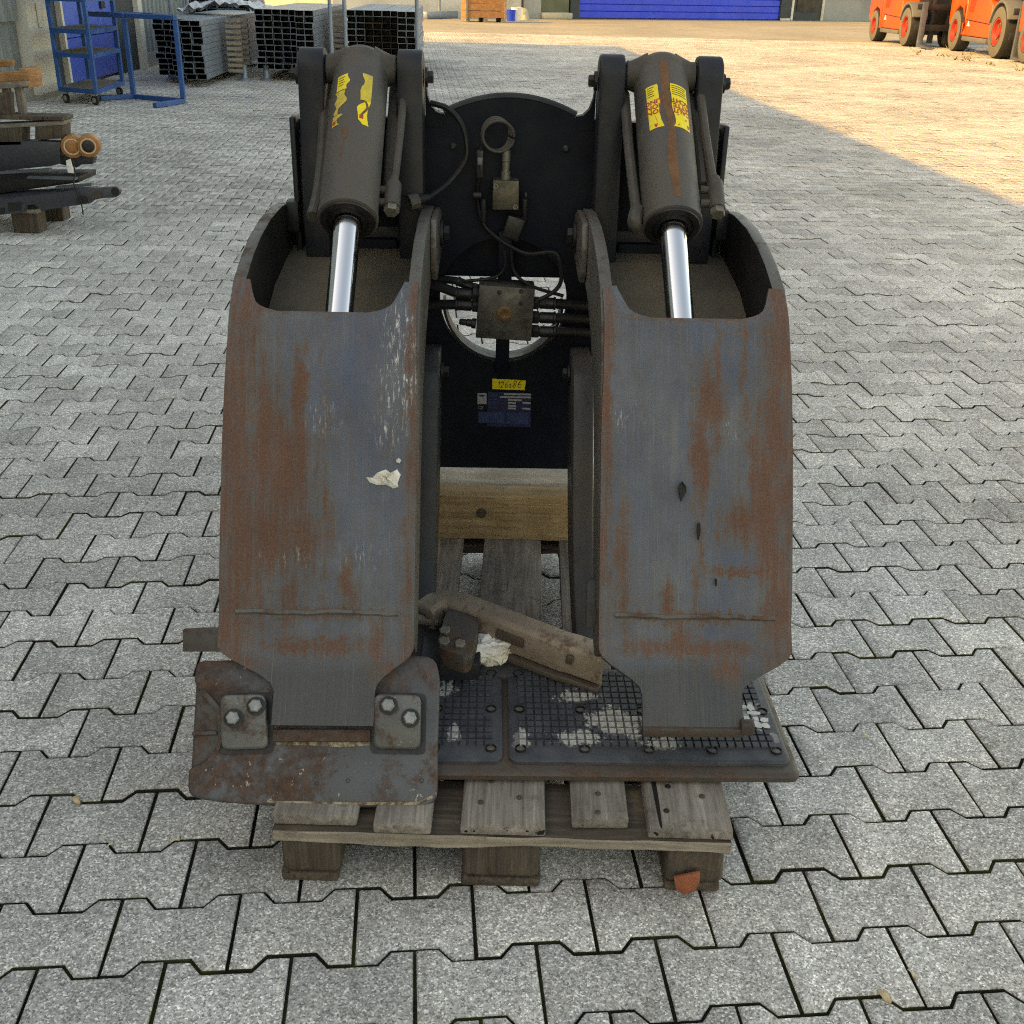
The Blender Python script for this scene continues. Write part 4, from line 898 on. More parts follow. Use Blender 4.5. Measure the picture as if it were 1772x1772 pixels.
# ---------------- stickers on the frame
lab = bpy.data.objects.new('number_sticker', None); col.objects.link(lab); lab.parent = clamp; lab['label'] = 'yellow sticker with handwritten number 126086'
def flat(name, mat, parent, pxs, lift): 
    P = [Ly(x, y, FY) + Vector((0, -lift, 0)) for x, y in pxs]; m = MB(); m.prism(P, [p + Vector((0, .0004, 0)) for p in P]); return m.build(name, mat, parent, smooth=0)
flat('sticker', 'label_yellow', lab, [(852, 655), (910, 658), (908, 675), (852, 673)], .0012)
def plate_text(s, px, py, size, mat, parent, lift, shear=0, bold=.0, rot=0.):
    V, Fc = text_pts(s, size, bold, shear); c = Ly(px, py, FY); k, q = math.cos(rot), math.sin(rot)
    return MB().add([c + Vector((k * x - q * y, -lift, q * x + k * y)) for x, y, z in V], Fc).build('lettering', mat, parent, smooth=0)
STK = {'1': [(.3, .7, .5, 1, .5, 0)], '2': [(.05, .8, .3, 1, .7, .9, .65, .6, .1, 0, .8, .05)], '6': [(.75, 1, .3, .7, .1, .3, .3, 0, .7, .1, .7, .4, .3, .45, .12, .3)], '0': [(.4, 1, .1, .6, .2, .1, .6, .05, .8, .5, .6, .95, .4, 1)], '8': [(.75, .9, .4, 1, .2, .75, .5, .5, .75, .2, .4, 0, .15, .2, .5, .5, .8, .75, .72, .92)]}
for ch, px, py, sz in (('1', 860, 670, .015), ('2', 866, 670, .014), ('6', 873, 670, .0155), ('0', 880, 670.5, .0095), ('8', 886, 670.5, .018), ('6', 895, 670.5, .0185)):
    for st in STK[ch]:
        c = Ly(px, py, FY); m = MB(); m.tube([c + Vector((st[i] * sz * .62 + st[i + 1] * sz * .12, -.0018, st[i + 1] * sz)) for i in range(0, len(st), 2)], .0007, 5); m.build('lettering', 'label_ink', lab)
dp = bpy.data.objects.new('data_plate', None); col.objects.link(dp); dp.parent = clamp; dp['label'] = 'small dark blue data plate with CE mark'
flat('plate', 'label_blue', dp, [(824, 677), (919, 680), (918, 739), (823, 737)], .0012)
flat('logo_field', 'label_silver', dp, [(825, 680), (842, 680), (842, 699), (825, 699)], .0018)
for r in ((872, 680, 919, 683), (865, 685, 919, 688), (879, 690, 903, 693), (879, 695, 893, 698), (879, 700, 893, 703), (879, 704.5, 893, 707.5), (904, 695, 918, 698), (904, 705, 918, 708)):
    flat('field', 'label_silver', dp, [(r[0], r[1]), (r[2], r[1] + .8), (r[2], r[3] + .8), (r[0], r[3])], .0018)
for k in range(6): flat('print_line', 'label_teal', dp, [(845, 680.5 + k * 4.6), (862, 680.9 + k * 4.6), (862, 682.6 + k * 4.6), (845, 682.2 + k * 4.6)], .0018)
flat('text_block', 'label_teal', dp, [(828, 712), (873, 713), (873, 732), (828, 731)], .0018); flat('text_block', 'label_teal', dp, [(877, 713), (914, 714), (914, 734), (877, 733)], .0018)
flat('logo_mark', 'label_blue', dp, [(828, 683), (839, 683), (836, 686), (831, 686)], .0024)
plate_text('CE', 832, 705.5, .011, 'label_silver', dp, .002)
# ---------------- lower arm lying on the pallet, with the rubber faced pad
low = bpy.data.objects.new('lower_arm', None); col.objects.link(low); low.parent = clamp; low['label'] = 'grey lower arm resting on the pallet deck'
prof = [(2.49, .655), (2.40, .66), (2.335, .635), (2.27, .53), (2.17, .36), (2.05, .245), (1.90, .196), (1.82, .190), (1.82, .1465), (2.05, .1465), (2.25, .235), (2.36, .36), (2.49, .52)]
for s in (-1, 1):
    m = MB(); x0, x1 = s * .152, s * .198
    m.prism([(x0, y - CY, z) for y, z in prof], [(x1, y - CY, z) for y, z in prof]); pl = m.build('side_beam', 'lower_arm_grey', low, .005)
    m = MB(); m.lathe((s * .150, 2.435 - CY, .605), (-s, 0, 0), [(.022, 0), (.022, .005)], 16); hexagon(m, (s * .145, 2.435 - CY, .605), (-s, 0, 0), .014, .012); m.build('bolt', 'bolt_dark', pl)
m = MB(); m.span((-.15, 1.815 - CY, .150), (.15, 1.975 - CY, .178)); m.build('cross_plate', 'lower_arm_grey', low, .004)
m = MB(); P = [L(atd(x, y, 2.02)) for x, y in ((1015, 1012), (1022, 1006), (1037, 1006), (1037, 1088), (1014, 1088))]; m.prism(P, [p + Vector((0, .02, 0)) for p in P]); m.build('lug_plate', 'lower_arm_grey', low, .003)
ZB = .1465
def rrect(x0, x1, y0, y1, r, n=6, bow=0.):
    out = []
    for cx, cy, a in ((x1 - r, y0 + r, -90), (x1 - r, y1 - r, 0), (x0 + r, y1 - r, 90), (x0 + r, y0 + r, 180)):
        for k in range(n + 1): t = R(a + 90 * k / n); out.append((cx + r * math.cos(t), cy + r * math.sin(t)))
    return out
base_front, base_back = 1.527, 1.862
def padbase(x0, x1): return rrect(x0, x1, base_front - CY, base_back - CY, .02)
m = MB(); o_ = padbase(-.47, .531); i_ = [(x * .985 + .0005, y * .965 - .003) for x, y in o_]
n = len(o_); m.add([(x, y, ZB) for x, y in i_] + [(x, y, ZB + .006) for x, y in o_] + [(x, y, ZB + .015) for x, y in o_] + [(x, y, ZB + .020) for x, y in i_],
                   [tuple(range(n))[::-1], tuple(range(3 * n, 4 * n))] + [(k * n + i, k * n + (i + 1) % n, (k + 1) * n + (i + 1) % n, (k + 1) * n + i) for k in range(3) for i in range(n)])
padb = m.build('pad_plate', 'steel_brown', low)
# two rubber mats with moulded knobs; counterbored screws
def mat_obj(x0, x1, y0, y1, seed):
    random.seed(seed); m = MB(); o1 = rrect(x0, x1, y0, y1, .018); o2 = rrect(x0 + .005, x1 - .005, y0 + .005, y1 - .005, .015); z0 = ZB + .0205; n = len(o1)
    m.add([(x, y, z0) for x, y in o1] + [(x, y, z0 + .006) for x, y in o1] + [(x, y, z0 + .009) for x, y in o2], [tuple(range(n))[::-1], tuple(range(2 * n, 3 * n))] + [(k * n + i, k * n + (i + 1) % n, (k + 1) * n + (i + 1) % n, (k + 1) * n + i) for k in range(2) for i in range(n)])
    pt = .0152; nx = int((x1 - x0 - .03) / pt); ny = int((y1 - y0 - .055) / .0172); holes = []
    ncol = max(2, round((x1 - x0) / .125)) 
    for a in range(ncol + 1):
        for b in range(3): holes.append((x0 + .021 + (x1 - x0 - .042) * a / ncol, y0 + .032 + (y1 - y0 - .056) * b / 2))
    K = []
    for i in range(nx):
        for j in range(ny):
            x = x0 + .018 + (i + .5) * (x1 - x0 - .036) / nx; y = y0 + .038 + (j + .5) * (y1 - y0 - .052) / ny
            if any((x - hx) ** 2 + (y - hy) ** 2 < .0135 ** 2 for hx, hy in holes): continue
            a = .0063; b = .0074; z1 = z0 + .009; z2 = z1 + .0046; K.append((x, y, z2))
            m.add([(x - a, y - b, z1), (x + a, y - b, z1), (x + a, y + b, z1), (x - a, y + b, z1), (x - a * .90, y - b * .93, z2), (x + a * .90, y - b * .93, z2), (x + a * .93, y + b * .93, z2), (x - a * .93, y + b * .93, z2)], [(4, 5, 6, 7), (0, 1, 5, 4), (1, 2, 6, 5), (2, 3, 7, 6), (3, 0, 4, 7)])
    rm = m.build('rubber_mat', 'rubber', low, smooth=30)
    for hx, hy in holes:
        m = MB(); m.lathe((hx, hy, z0 + .0085), (0, 0, 1), [(.0105, 0), (.0105, .0045), (.0088, .0045), (.0088, .0012), (.0078, .0012)], 16, False); m.build('screw_hole', 'gland_black', rm)
        m = MB(); m.lathe((hx, hy, z0 + .0088), (0, 0, 1), [(.0082, 0), (.0082, .0012), (.006, .0018)], 14); m.build('screw', 'fitting_steel', rm)
    return rm, K
xr0 = L(atz(881, 1300, .18)).x; my0, my1 = 1.552 - CY, 1.846 - CY
matR, KR = mat_obj(xr0, .518, my0, my1, 1); matL, KL = mat_obj(-.455, xr0 - .012, my0, my1, 2)
random.seed(21)
TP = [[(950, 1195), (1050, 1190), (1110, 1200), (1108, 1240), (1045, 1235), (1060, 1215), (940, 1215)], [(1030, 1232), (1092, 1226), (1112, 1268), (1120, 1282), (1000, 1290), (940, 1292), (945, 1262), (1010, 1254)], [(888, 1252), (905, 1262), (945, 1285), (940, 1298), (890, 1298)],
      [(1284, 1206), (1322, 1228), (1334, 1250), (1330, 1262), (1296, 1258), (1282, 1262)], [(1125, 1270), (1190, 1274), (1184, 1298), (1122, 1292)], [(1330, 1196), (1342, 1196), (1342, 1215), (1330, 1215)], [(1334, 1262), (1346, 1262), (1346, 1284), (1334, 1284)]]
TPL = [[(752, 1170), (800, 1172), (798, 1200), (752, 1206)], [(772, 1252), (796, 1252), (796, 1284), (772, 1284)], [(800, 1155), (832, 1165), (842, 1186), (815, 1180)]]
def inpoly(x, y, P):
    c = False
    for (x0, y0), (x1, y1) in zip(P, P[1:] + P[:1]):
        if (y0 > y) != (y1 > y) and x < (x1 - x0) * (y - y0) / (y1 - y0) + x0: c = not c
    return c
def Wp(p): return Vector((_cc * p[0] - _cs * p[1] + CX, _cs * p[0] + _cc * p[1] + CY, p[2]))
def tape(K, polys, parent, tmat='tape_white'):
    m = MB()
    for k in K:
        q = Wp(k); qx, qy = proj_np(q.x, q.y, q.z)
        if any(inpoly(qx, qy, P) for P in polys) and random.random() < .93:
            a = random.uniform(.0055, .0092); b = random.uniform(.006, .0102); ox, oy = random.uniform(-.002, .002), random.uniform(-.003, .003)
            if random.random() < .15: a *= 1.9; ox += random.uniform(-.004, .004)
            if random.random() < .15: b *= 1.7
            n = 11; P = []
            for q in range(n):
                t = 2 * math.pi * q / n + .4; e = random.uniform(.75, 1.15); cx, cy = math.copysign(abs(math.cos(t)) ** .6, math.cos(t)), math.copysign(abs(math.sin(t)) ** .6, math.sin(t))
                P.append((k[0] + ox + a * e * cx, k[1] + oy + b * e * cy, k[2] + random.uniform(.0002, .0009)))
            m.prism([(x, y, z - .0003) for x, y, z in P], P)
    if m.v: tp = m.build('torn_tape', tmat, parent, smooth=0); tp['label'] = 'torn white tape remains on the knobs'; tp['kind'] = 'stuff'
def smear(mat_o, ells):
    m = NT('rubber_taped'); v = m.coord('Object'); X = m.sep(v); n = m.noise(v, 30, 4, .7); n2 = m.noise(v, 110, 5, .8); f = None
    for px, py, rx, ry, am in ells:
        c = L(atz(px, py, .18)); du = m.math('MULTIPLY', m.math('SUBTRACT', X[0], c.x), 1 / (rx * .00102)); dv = m.math('MULTIPLY', m.math('SUBTRACT', X[1], c.y), 1 / (ry * .00175))
        d = m.math('SQRT', m.math('ADD', m.math('MULTIPLY', du, du), m.math('MULTIPLY', dv, dv))); k = m.math('MULTIPLY', m.math('SUBTRACT', 1.25, d, clamp=True), am)
        f = k if f is None else m.math('MAXIMUM', f, k)
    zt = m.math('MULTIPLY', m.math('SUBTRACT', X[2], ZB + .0205 + .0095), 260., clamp=True)
    t = m.math('ADD', f, m.math('ADD', m.math('MULTIPLY_ADD', n, 1.6, -.8), m.math('MULTIPLY_ADD', n2, 1.1, -.55)))
    t = m.math('MULTIPLY', m.ramp(t, [(.34, 0.), (.46, .9)]), m.math('MULTIPLY_ADD', zt, .62, .38)); t = m.math('MULTIPLY', t, m.ramp(f, [(.0, 0.), (.12, 1.)]))
    base = m.ramp(m.noise(v, 30, 4), [(.3, (.034, .038, .049, 1)), (.7, (.062, .067, .078, 1))])
    c = m.mix(t, base, m.ramp(n2, [(.3, lin(112, 112, 110)), (.5, lin(164, 164, 162)), (.7, lin(206, 206, 204))]))
    m.set(color=c, rough=m.mix(t, (.5, .5, .5, 1), (.72, .72, .72, 1)), spec=.4); m.bump(m.noise(v, 180, 4), .4, .0008); mat_o.data.materials[0] = m.m
smear(matR, [(1062, 1250, 62, 30, .8), (1000, 1276, 70, 16, .8), (1000, 1205, 62, 14, .55), (902, 1280, 18, 26, .7), (1302, 1240, 34, 32, .9), (1150, 1286, 46, 14, .7), (1338, 1205, 8, 12, .8), (1340, 1272, 9, 14, .7)])
smear(matL, [(772, 1190, 26, 18, .8), (786, 1268, 14, 20, .7), (815, 1172, 26, 10, .6)])
tape(KR, [[(1284, 1212), (1312, 1226), (1332, 1250), (1328, 1260), (1284, 1262)]], matR, 'paper_white')
# ---------------- pad on the left arm
PN = Vector((0, -.735, .678)); PC = Vector((0, 1.548, .236))
def padpt(px, py, h=0.):
    d = ray(px, py); c = PC + PN * h; t = (c - CP).dot(PN) / d.dot(PN); p = CP + d * t
    # gentle bow across the pad
    return L(p)
pad = bpy.data.objects.new('contact_pad', None); col.objects.link(pad); pad.parent = clamp; pad['label'] = 'rusty contact pad bolted to the left arm tip'
LN = Vector((0, PN.y, PN.z))
def pad_prism(name, mat, pxs, h0, h1, bevel, seg=2, parent=None):
    P = [padpt(x, y) for x, y in pxs]; m = MB(); m.prism([p + LN * h0 for p in P], [p + LN * h1 for p in P]); return m.build(name, mat, parent or pad, bevel, seg)
def rnd(pxs, r, n=4):
    out = []; k = len(pxs)
    for i in range(k):
        a, b, c = Vector(pxs[i - 1]), Vector(pxs[i]), Vector(pxs[(i + 1) % k]); rr = r[i] if hasattr(r, '__len__') else r
        if rr <= 0: out.append(tuple(b)); continue
        p = b + (a - b).normalized() * rr; q = b + (c - b).normalized() * rr
        for j in range(n + 1): t = j / n; out.append(tuple(p * (1 - t) ** 2 + b * 2 * t * (1 - t) + q * t * t))
    return out
pad_prism('back_plate', 'steel_rust', rnd([(338, 1150), (362, 1146), (752, 1143), (755, 1390), (340, 1384), (326, 1360)], [12, 0, 16, 16, 14, 10]), -.040, -.009, .006, 3)
main = rnd([(340, 1143), (430, 1141), (755, 1134), (761, 1180), (757, 1300), (757, 1392), (720, 1398), (480, 1395), (380, 1388), (324, 1378), (325, 1332), (352, 1316), (372, 1296), (382, 1268), (378, 1228), (356, 1204), (342, 1194), (335, 1176)],
           [14, 0, 26, 0, 0, 26, 0, 0, 0, 18, 4, 6, 10, 12, 16, 6, 5, 6])
pad_prism('pad_body', 'pad_rust', main, -.024, 0., .006, 3)
pad_prism('rib', 'steel_rust', [(331, 1265), (374, 1263), (375, 1271), (330, 1273)], -.012, -.004, .003)
pad_prism('rib', 'steel_rust', rnd([(346, 1196), (356, 1194), (384, 1226), (390, 1268), (380, 1300), (374, 1298), (381, 1268), (376, 1232)], 3), -.003, .007, .003)
pad_prism('front_ledge', 'steel_rust', rnd([(474, 1263), (642, 1263), (642, 1284), (474, 1284)], 4), -.002, .010, .003)
pad_prism('bare_edge', 'edge_bare', rnd([(462, 1384), (480, 1386), (600, 1388), (722, 1388), (748, 1376), (749, 1381), (724, 1393), (600, 1393), (480, 1391), (462, 1388)], 0), -.002, .0009, 0)
pad_prism('bare_edge', 'edge_bare', [(478, 1284), (640, 1284), (640, 1290), (590, 1293), (540, 1290), (478, 1289)], -.002, .0009, 0)
for x, y in ((358, 1172), (735, 1172), (352, 1259), (474, 1352), (602, 1351), (730, 1351), (548, 1356)):
    m = MB(); p = padpt(x, y); m.lathe(p - LN * .001, LN, [(.0038, 0), (.0038, .0018), (.0026, .0018), (.0026, .0008)], 10); m.build('screw_hole', 'gland_black', pad)
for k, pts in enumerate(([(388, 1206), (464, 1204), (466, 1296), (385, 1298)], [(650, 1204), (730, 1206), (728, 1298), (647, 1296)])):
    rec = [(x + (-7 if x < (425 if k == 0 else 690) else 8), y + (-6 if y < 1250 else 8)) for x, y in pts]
    pad_prism('recess_shade', 'gland_black', rnd(rec, 12), -.001, .0022, 0)  # thin raised black plate paints the shade of the gap around the cleat
    cl = pad_prism('cleat', 'cleat_steel', rnd(pts, 13), .001, .030, .006, 3)
    ctr = sum((padpt(x, y) for x, y in pts), Vector()) / 4; dn = Vector((0, -.678, -.735))
    for v in cl.data.vertices:
        h = (v.co - ctr).dot(LN); q = (v.co - ctr).dot(dn)
        if h > .015: v.co -= LN * (.004 * smoothstep((q + .002) / .012) + max(0, q - .012) * .45)
    bolts = ((443, 1222), (404, 1243)) if k == 0 else ((672, 1221), (710, 1243))
    for bx_, by_ in bolts:
        d = ray(bx_, by_); c0_ = PC + PN * .030; t = (c0_ - CP).dot(PN) / d.dot(PN); p = L(CP + d * t)
        m = MB(); m.lathe(p - LN * .001, LN, [(.0165, 0), (.0165, .0016), (.0150, .0022)], 24); m.build('washer', 'bolt_dark', cl); m = MB(); hexagon(m, p + LN * .001, LN, .0120, .010); m.lathe(p + LN * .0112, LN, [(.0085, -.001), (.0085, .0006), (.006, .0012)], 16); m.build('bolt', 'bolt_zinc', cl)
    xs = ((408, 1268), (466, 1268)) if k == 0 else ((650, 1266), (700, 1266))
# ================================================================== LOOSE PARTS ON THE PALLET
def sweep(path, sect):
    m = MB(); V = []; Fc = []; n = len(sect)
    for i, p in enumerate(path):
        p = Vector(p); d = (Vector(path[min(i + 1, len(path) - 1)]) - Vector(path[max(i - 1, 0)])); d.z = 0; d.normalize(); s = Vector((d.y, -d.x, 0))
        for a, b in sect: V.append(p + s * a + Vector((0, 0, b)))
    for i in range(len(path) - 1):
        for k in range(n): Fc.append((i * n + k, i * n + (k + 1) % n, (i + 1) * n + (k + 1) % n, (i + 1) * n + k))
    Fc += [tuple(range(n)), tuple((len(path) - 1) * n + i for i in range(n))[::-1]]
    return m.add(V, Fc)
br = thing('pad_bracket', 'bent rusty brown steel bracket lying diagonally between the two arms', 'bracket')
bp = [atz(x, y, z) for x, y, z in ((736, 1056, .258), (752, 1042, .266), (775, 1036, .268), (800, 1043, .268), (860, 1066, .265), (920, 1089, .261), (975, 1110, .256), (995, 1115, .252), (1048, 1134, .246))]
sweep(bp, [(-.032, -.010), (-.032, .004), (-.024, .008), (.012, .008), (.022, .0), (.025, -.024), (.022, -.058), (.010, -.062), (.008, -.026), (0, -.012)]).build('channel', 'bar_rust', br, .003, 2)
for k in (2.2, 4.2, 6.4):
    i = int(k); a = bp[i].lerp(bp[i + 1], k - i); b = bp[i].lerp(bp[i + 1], min(1, k - i + .9)) if k - i < .1 else bp[i + 1]
    d = (b - a).normalized(); s = Vector((d.y, -d.x, 0)); m = MB(); m.bar(a + s * .031 + Vector((0, 0, -.018)), b + s * .031 + Vector((0, 0, -.018)), .008, .020); m.build('rib', 'steel_brown', br, .003)
sweep([p + Vector((0, 0, -.064)) for p in bp], [(.006, -.008), (.006, .004), (.034, .004), (.036, -.008)]).build('lower_flange', 'steel_brown', br, .002)
ck = thing('bolted_cleat', 'rounded rusty cleat block with two bolts beside the white paper', 'cleat')
zt = .262
P = [atz(x, y, zt) for x, y in rnd([(772, 1058), (790, 1049), (826, 1064), (829, 1082), (816, 1128), (806, 1136), (762, 1122), (757, 1112)], [8, 8, 8, 8, 6, 6, 6, 6])]
m = MB(); m.prism(P, [p + Vector((0, .0, -.04)) for p in P]); m.build('cleat_block', 'steel_rust', ck, .007, 3)
for x, y in ((770, 1094), (796, 1117), (769, 1113)):
    m = MB(); p = atz(x, y, zt); hexagon(m, p - Vector((0, 0, .001)), Vector((0, -.25, .95)), .0115, .010); m.build('bolt', 'fitting_steel', ck)
m = MB(); P = [atz(x, y, .22) for x, y in ((735, 1092), (760, 1060), (836, 1090), (830, 1148), (760, 1150), (728, 1140))]; m.prism(P, [Vector((p.x, p.y, .1795)) for p in P]); m.build('base_block', 'tower_black', ck, .004)
m = MB(); P = [atz(x, y, .24) for x, y in ((722, 1062), (760, 1068), (758, 1076), (722, 1072))]; m.prism(P, [p - Vector((0, 0, .012)) for p in P]); m.build('lip', 'bar_rust', ck, .002)
# crumpled paper
bm = bmesh.new(); bmesh.ops.create_icosphere(bm, subdivisions=4, radius=1)
from mathutils import noise as mn
c = atz(852, 1124, .205)
for v in bm.verts:
    d = v.co.normalized(); q = d + Vector((mn.noise(d * 1.3), mn.noise(d * 1.3 + Vector((5, 5, 5))), 0)) * .5
    k = .80 + .35 * mn.noise(q * 1.5 + Vector((3, 1, 2))) + .42 * abs(mn.noise(q * 2.6 + Vector((1, 7, 2)))) - .12 * abs(mn.noise(q * 7))
    v.co = Vector((d.x * .047 * k, d.y * .040 * k, d.z * .034 * k))
me = bpy.data.meshes.new('crumpled_paper'); bm.to_mesh(me); bm.free(); me.materials.append(MATS['paper_white'])
o = bpy.data.objects.new('crumpled_paper', me); col.objects.link(o); o.location = c; o.location.z = .205; o.rotation_euler = (0, 0, .4); me.shade_smooth(); me.set_sharp_from_angle(angle=R(24))
tag(o, 'crumpled white paper wedged under the rusty bracket', 'paper')
# litter on the paving
def leaf(px, py, ln, wd, rz, mat, label, cat='leaf', name='dry_leaf'):
    p = atz(px, py, .002); m = MB(); V = []; n = 6
    for i in range(n + 1):
        t = i / n; ww = wd * math.sin(math.pi * min(.98, t + .03)) ** .7; V += [(ln * (t - .5), -ww / 2, .004 * math.sin(t * 5)), (ln * (t - .5), 0, .001 + .003 * t), (ln * (t - .5), ww / 2, .005 * math.sin(t * 4))]
    m.add(V, [(3 * i + k, 3 * i + 3 + k, 3 * i + 4 + k, 3 * i + 1 + k) for i in range(n) for k in (0, 1)])
    o = m.build(name, mat, None); o.location = p; o.rotation_euler = (0, 0, rz); me = o.data
    md = o.modifiers.new('thick', 'SOLIDIFY'); md.thickness = .0012; md.offset = 1
    return tag(o, label, cat)
leaf(1530, 1724, .026, .013, -.9, 'leaf_dry', 'pale dry leaf in a paving joint near the bottom right corner')
leaf(132, 1385, .024, .012, -.6, 'leaf_dry', 'pale crumbled leaf in a joint left of the pallet')
leaf(1579, 1686, .020, .005, -1.0, 'straw', 'short straw piece in the joint above the bottom right leaf', 'straw', 'straw_piece')
leaf(303, 1455, .022, .004, .9, 'straw', 'pale straw piece in a joint left of the front pallet block', 'straw', 'straw_piece')
leaf(190, 1463, .020, .003, 1.3, 'straw', 'thin upright looking straw sliver near the left edge', 'straw', 'straw_piece')
leaf(1497, 1273, .016, .005, -.5, 'straw', 'pale speck of straw on a paver right of the rubber pad', 'straw', 'straw_piece')
# ================================================================== BACKGROUND, LEFT
random.seed(5)
# --- blue shelf trolley
ca, cb_, ccn = atz(166, 182), atz(116, 178), atz(208, 166)
tro = thing('shelf_trolley', 'blue steel shelf trolley with four board shelves on casters by the hall', 'trolley', (0, 0, 0))
ex = (ccn - ca); ey = (cb_ - ca); ex.z = ey.z = 0; exn, eyn = ex.normalized(), ey.normalized()
c00 = ca - exn * .05 - eyn * .05; c10 = ccn + exn * .05 - eyn * .05; c01 = cb_ - exn * .05 + eyn * .05; c11 = c10 + (c01 - c00)
TC = [c00, c10, c11, c01]
for c in TC:
    m = MB(); tp_ = 1.75 if c is not c11 else 1.75; m.bar(c + Vector((0, 0, .13)), c + Vector((0, 0, tp_)), .045, .045, up=(0, 1, 0)); m.build('post', 'blue_paint', tro, .004, 1)
for z in (.17, .56, .82, 1.16):
    m = MB()
    m.prism([c + Vector((0, 0, z - .012)) for c in TC], [c + Vector((0, 0, z + .010)) for c in TC]); m.build('shelf', 'shelf_board', tro)
    for a, b in zip(TC, TC[1:] + TC[:1]):
        d = (b - a).normalized(); o_ = Vector((d.y, -d.x, 0)) * .012; m = MB(); m.bar(a + o_ + Vector((0, 0, z - .012)), b + o_ + Vector((0, 0, z - .012)), .03, .05); m.build('shelf_rail', 'blue_paint', tro)
for c in (ca, ccn, cb_, ca + ex + ey):
    m = MB(); d = Vector((.5, .86, 0)); m.lathe(c + Vector((0, 0, .055)) - d * .015, d, [(.03, 0), (.055, .004), (.055, .026), (.03, .03)], 16); wh = m.build('caster', 'tread', tro); m = MB(); m.lathe(c + Vector((0, 0, .055)) - d * .018, d, [(.032, 0), (.032, .036)], 12); m.build('hub', 'caster_grey', wh)
    m = MB(); m.box(c + Vector((0, 0, .118)), (.05, .05, .025)); m.build('caster_fork', 'caster_grey', tro)
o = MB(); P = [TC[3].lerp(TC[0], .35) + Vector((0, 0, z)) for z in (1.17, 1.7)]; e = (TC[1] - TC[0]).normalized() * .02
q = TC[3].lerp(TC[0], .95); o.hexa([P[0], P[0] + e, q + Vector((0, 0, 1.17)), q + e + Vector((0, 0, 1.17)), P[1], P[1] + e, q + Vector((0, 0, 1.7)), q + e + Vector((0, 0, 1.7))])
tag(o.build('cardboard_sheet', 'stone_tan'), 'dusty tan board standing on the upper shelf of the blue trolley', 'board')
o = MB(); a, b = TC[0].lerp(TC[1], .08), TC[0].lerp(TC[1], .92); e = (TC[3] - TC[0]).normalized() * .03
o.hexa([a, a + e, b, b + e] and [a + Vector((0, 0, 1.175)), a + e + Vector((0, 0, 1.175)), b + Vector((0, 0, 1.175)), b + e + Vector((0, 0, 1.175)), a + Vector((0, 0, 1.75)), a + e + Vector((0, 0, 1.75)), b + Vector((0, 0, 1.75)), b + e + Vector((0, 0, 1.75))])
tag(o.build('white_panel', 'plastic_white'), 'white panel standing on the upper shelf of the blue trolley', 'panel')
# --- open blue tube frame next to it
fr = thing('tube_frame', 'empty blue square tube frame standing on the paving beside the trolley', 'frame')
B_ = atz(318, 179); D_ = atz(232, 171); E_ = atz(268, 187); G_ = atz(174, 174)
H = aty(307, 31, B_.y).z; Tc = Vector((B_.x + .0, B_.y, H)); Td = Vector((D_.x, D_.y, aty(212, 31, D_.y).z)); Td.z = Tc.z
Ta = aty(150, 15, G_.y + .55); Tb = aty(249, 14, G_.y + .75); Ta.z = Tb.z = Tc.z
def tb(name, a, b, up=(0, 0, 1)):
    m = MB(); m.bar(a, b, .055, .055, up); m.build(name, 'blue_paint', fr, .004, 1)
zz = Vector((0, 0, .03))
tb('post', B_ + zz * 2, Tc - zz, (0, 1, 0)); tb('post', D_ + zz * 2, Td - zz, (0, 1, 0)); tb('base_bar', B_ + zz, E_ + zz); tb('base_bar', D_ + zz, G_ + zz); tb('base_bar', (B_ + zz).lerp(D_ + zz, .03), (B_ + zz).lerp(D_ + zz, .97))
tb('top_bar', Tc, Tb); tb('top_bar', Td, Ta); tb('top_bar', Tc.lerp(Td, .03), Tc.lerp(Td, .97)); tb('top_bar', Ta.lerp(Tb, .02), Ta.lerp(Tb, .98))
# --- stacks of galvanised channel beams
def channel_mesh(name, w, h, ln, mat, lip=True):
    t = .0045; m = MB()
    P = [(-w / 2, 0), (w / 2, 0), (w / 2, h), (-w / 2, h)]; I = [(-w / 2 + t, t), (w / 2 - t, t), (w / 2 - t, h - t), (-w / 2 + t, h - t)]
    V = [(x, 0, z) for x, z in P] + [(x, ln, z) for x, z in P] + [(x, 0, z) for x, z in I] + [(x, .45, z) for x, z in I]
    Fc = [(i, (i + 1) % 4, 4 + (i + 1) % 4, 4 + i) for i in range(4)] + [(i, 8 + i, 8 + (i + 1) % 4, (i + 1) % 4) for i in range(4)] + [(8 + i, 12 + i, 12 + (i + 1) % 4, 8 + (i + 1) % 4) for i in range(4)] + [(12, 13, 14, 15), (4, 5, 6, 7)]
    me = m.add(V, Fc).mesh(name, 0, 1, 0); me.materials.append(MATS[mat]); me.materials.append(MATS['gland_black'])
    for i in list(range(8, 13)): me.polygons[i].material_index = 1  # hollow inside coloured black for the shade within the beam
    return me
ORD = ['first', 'second', 'third', 'fourth', 'fifth', 'sixth', 'seventh', 'eighth', 'ninth', 'tenth']
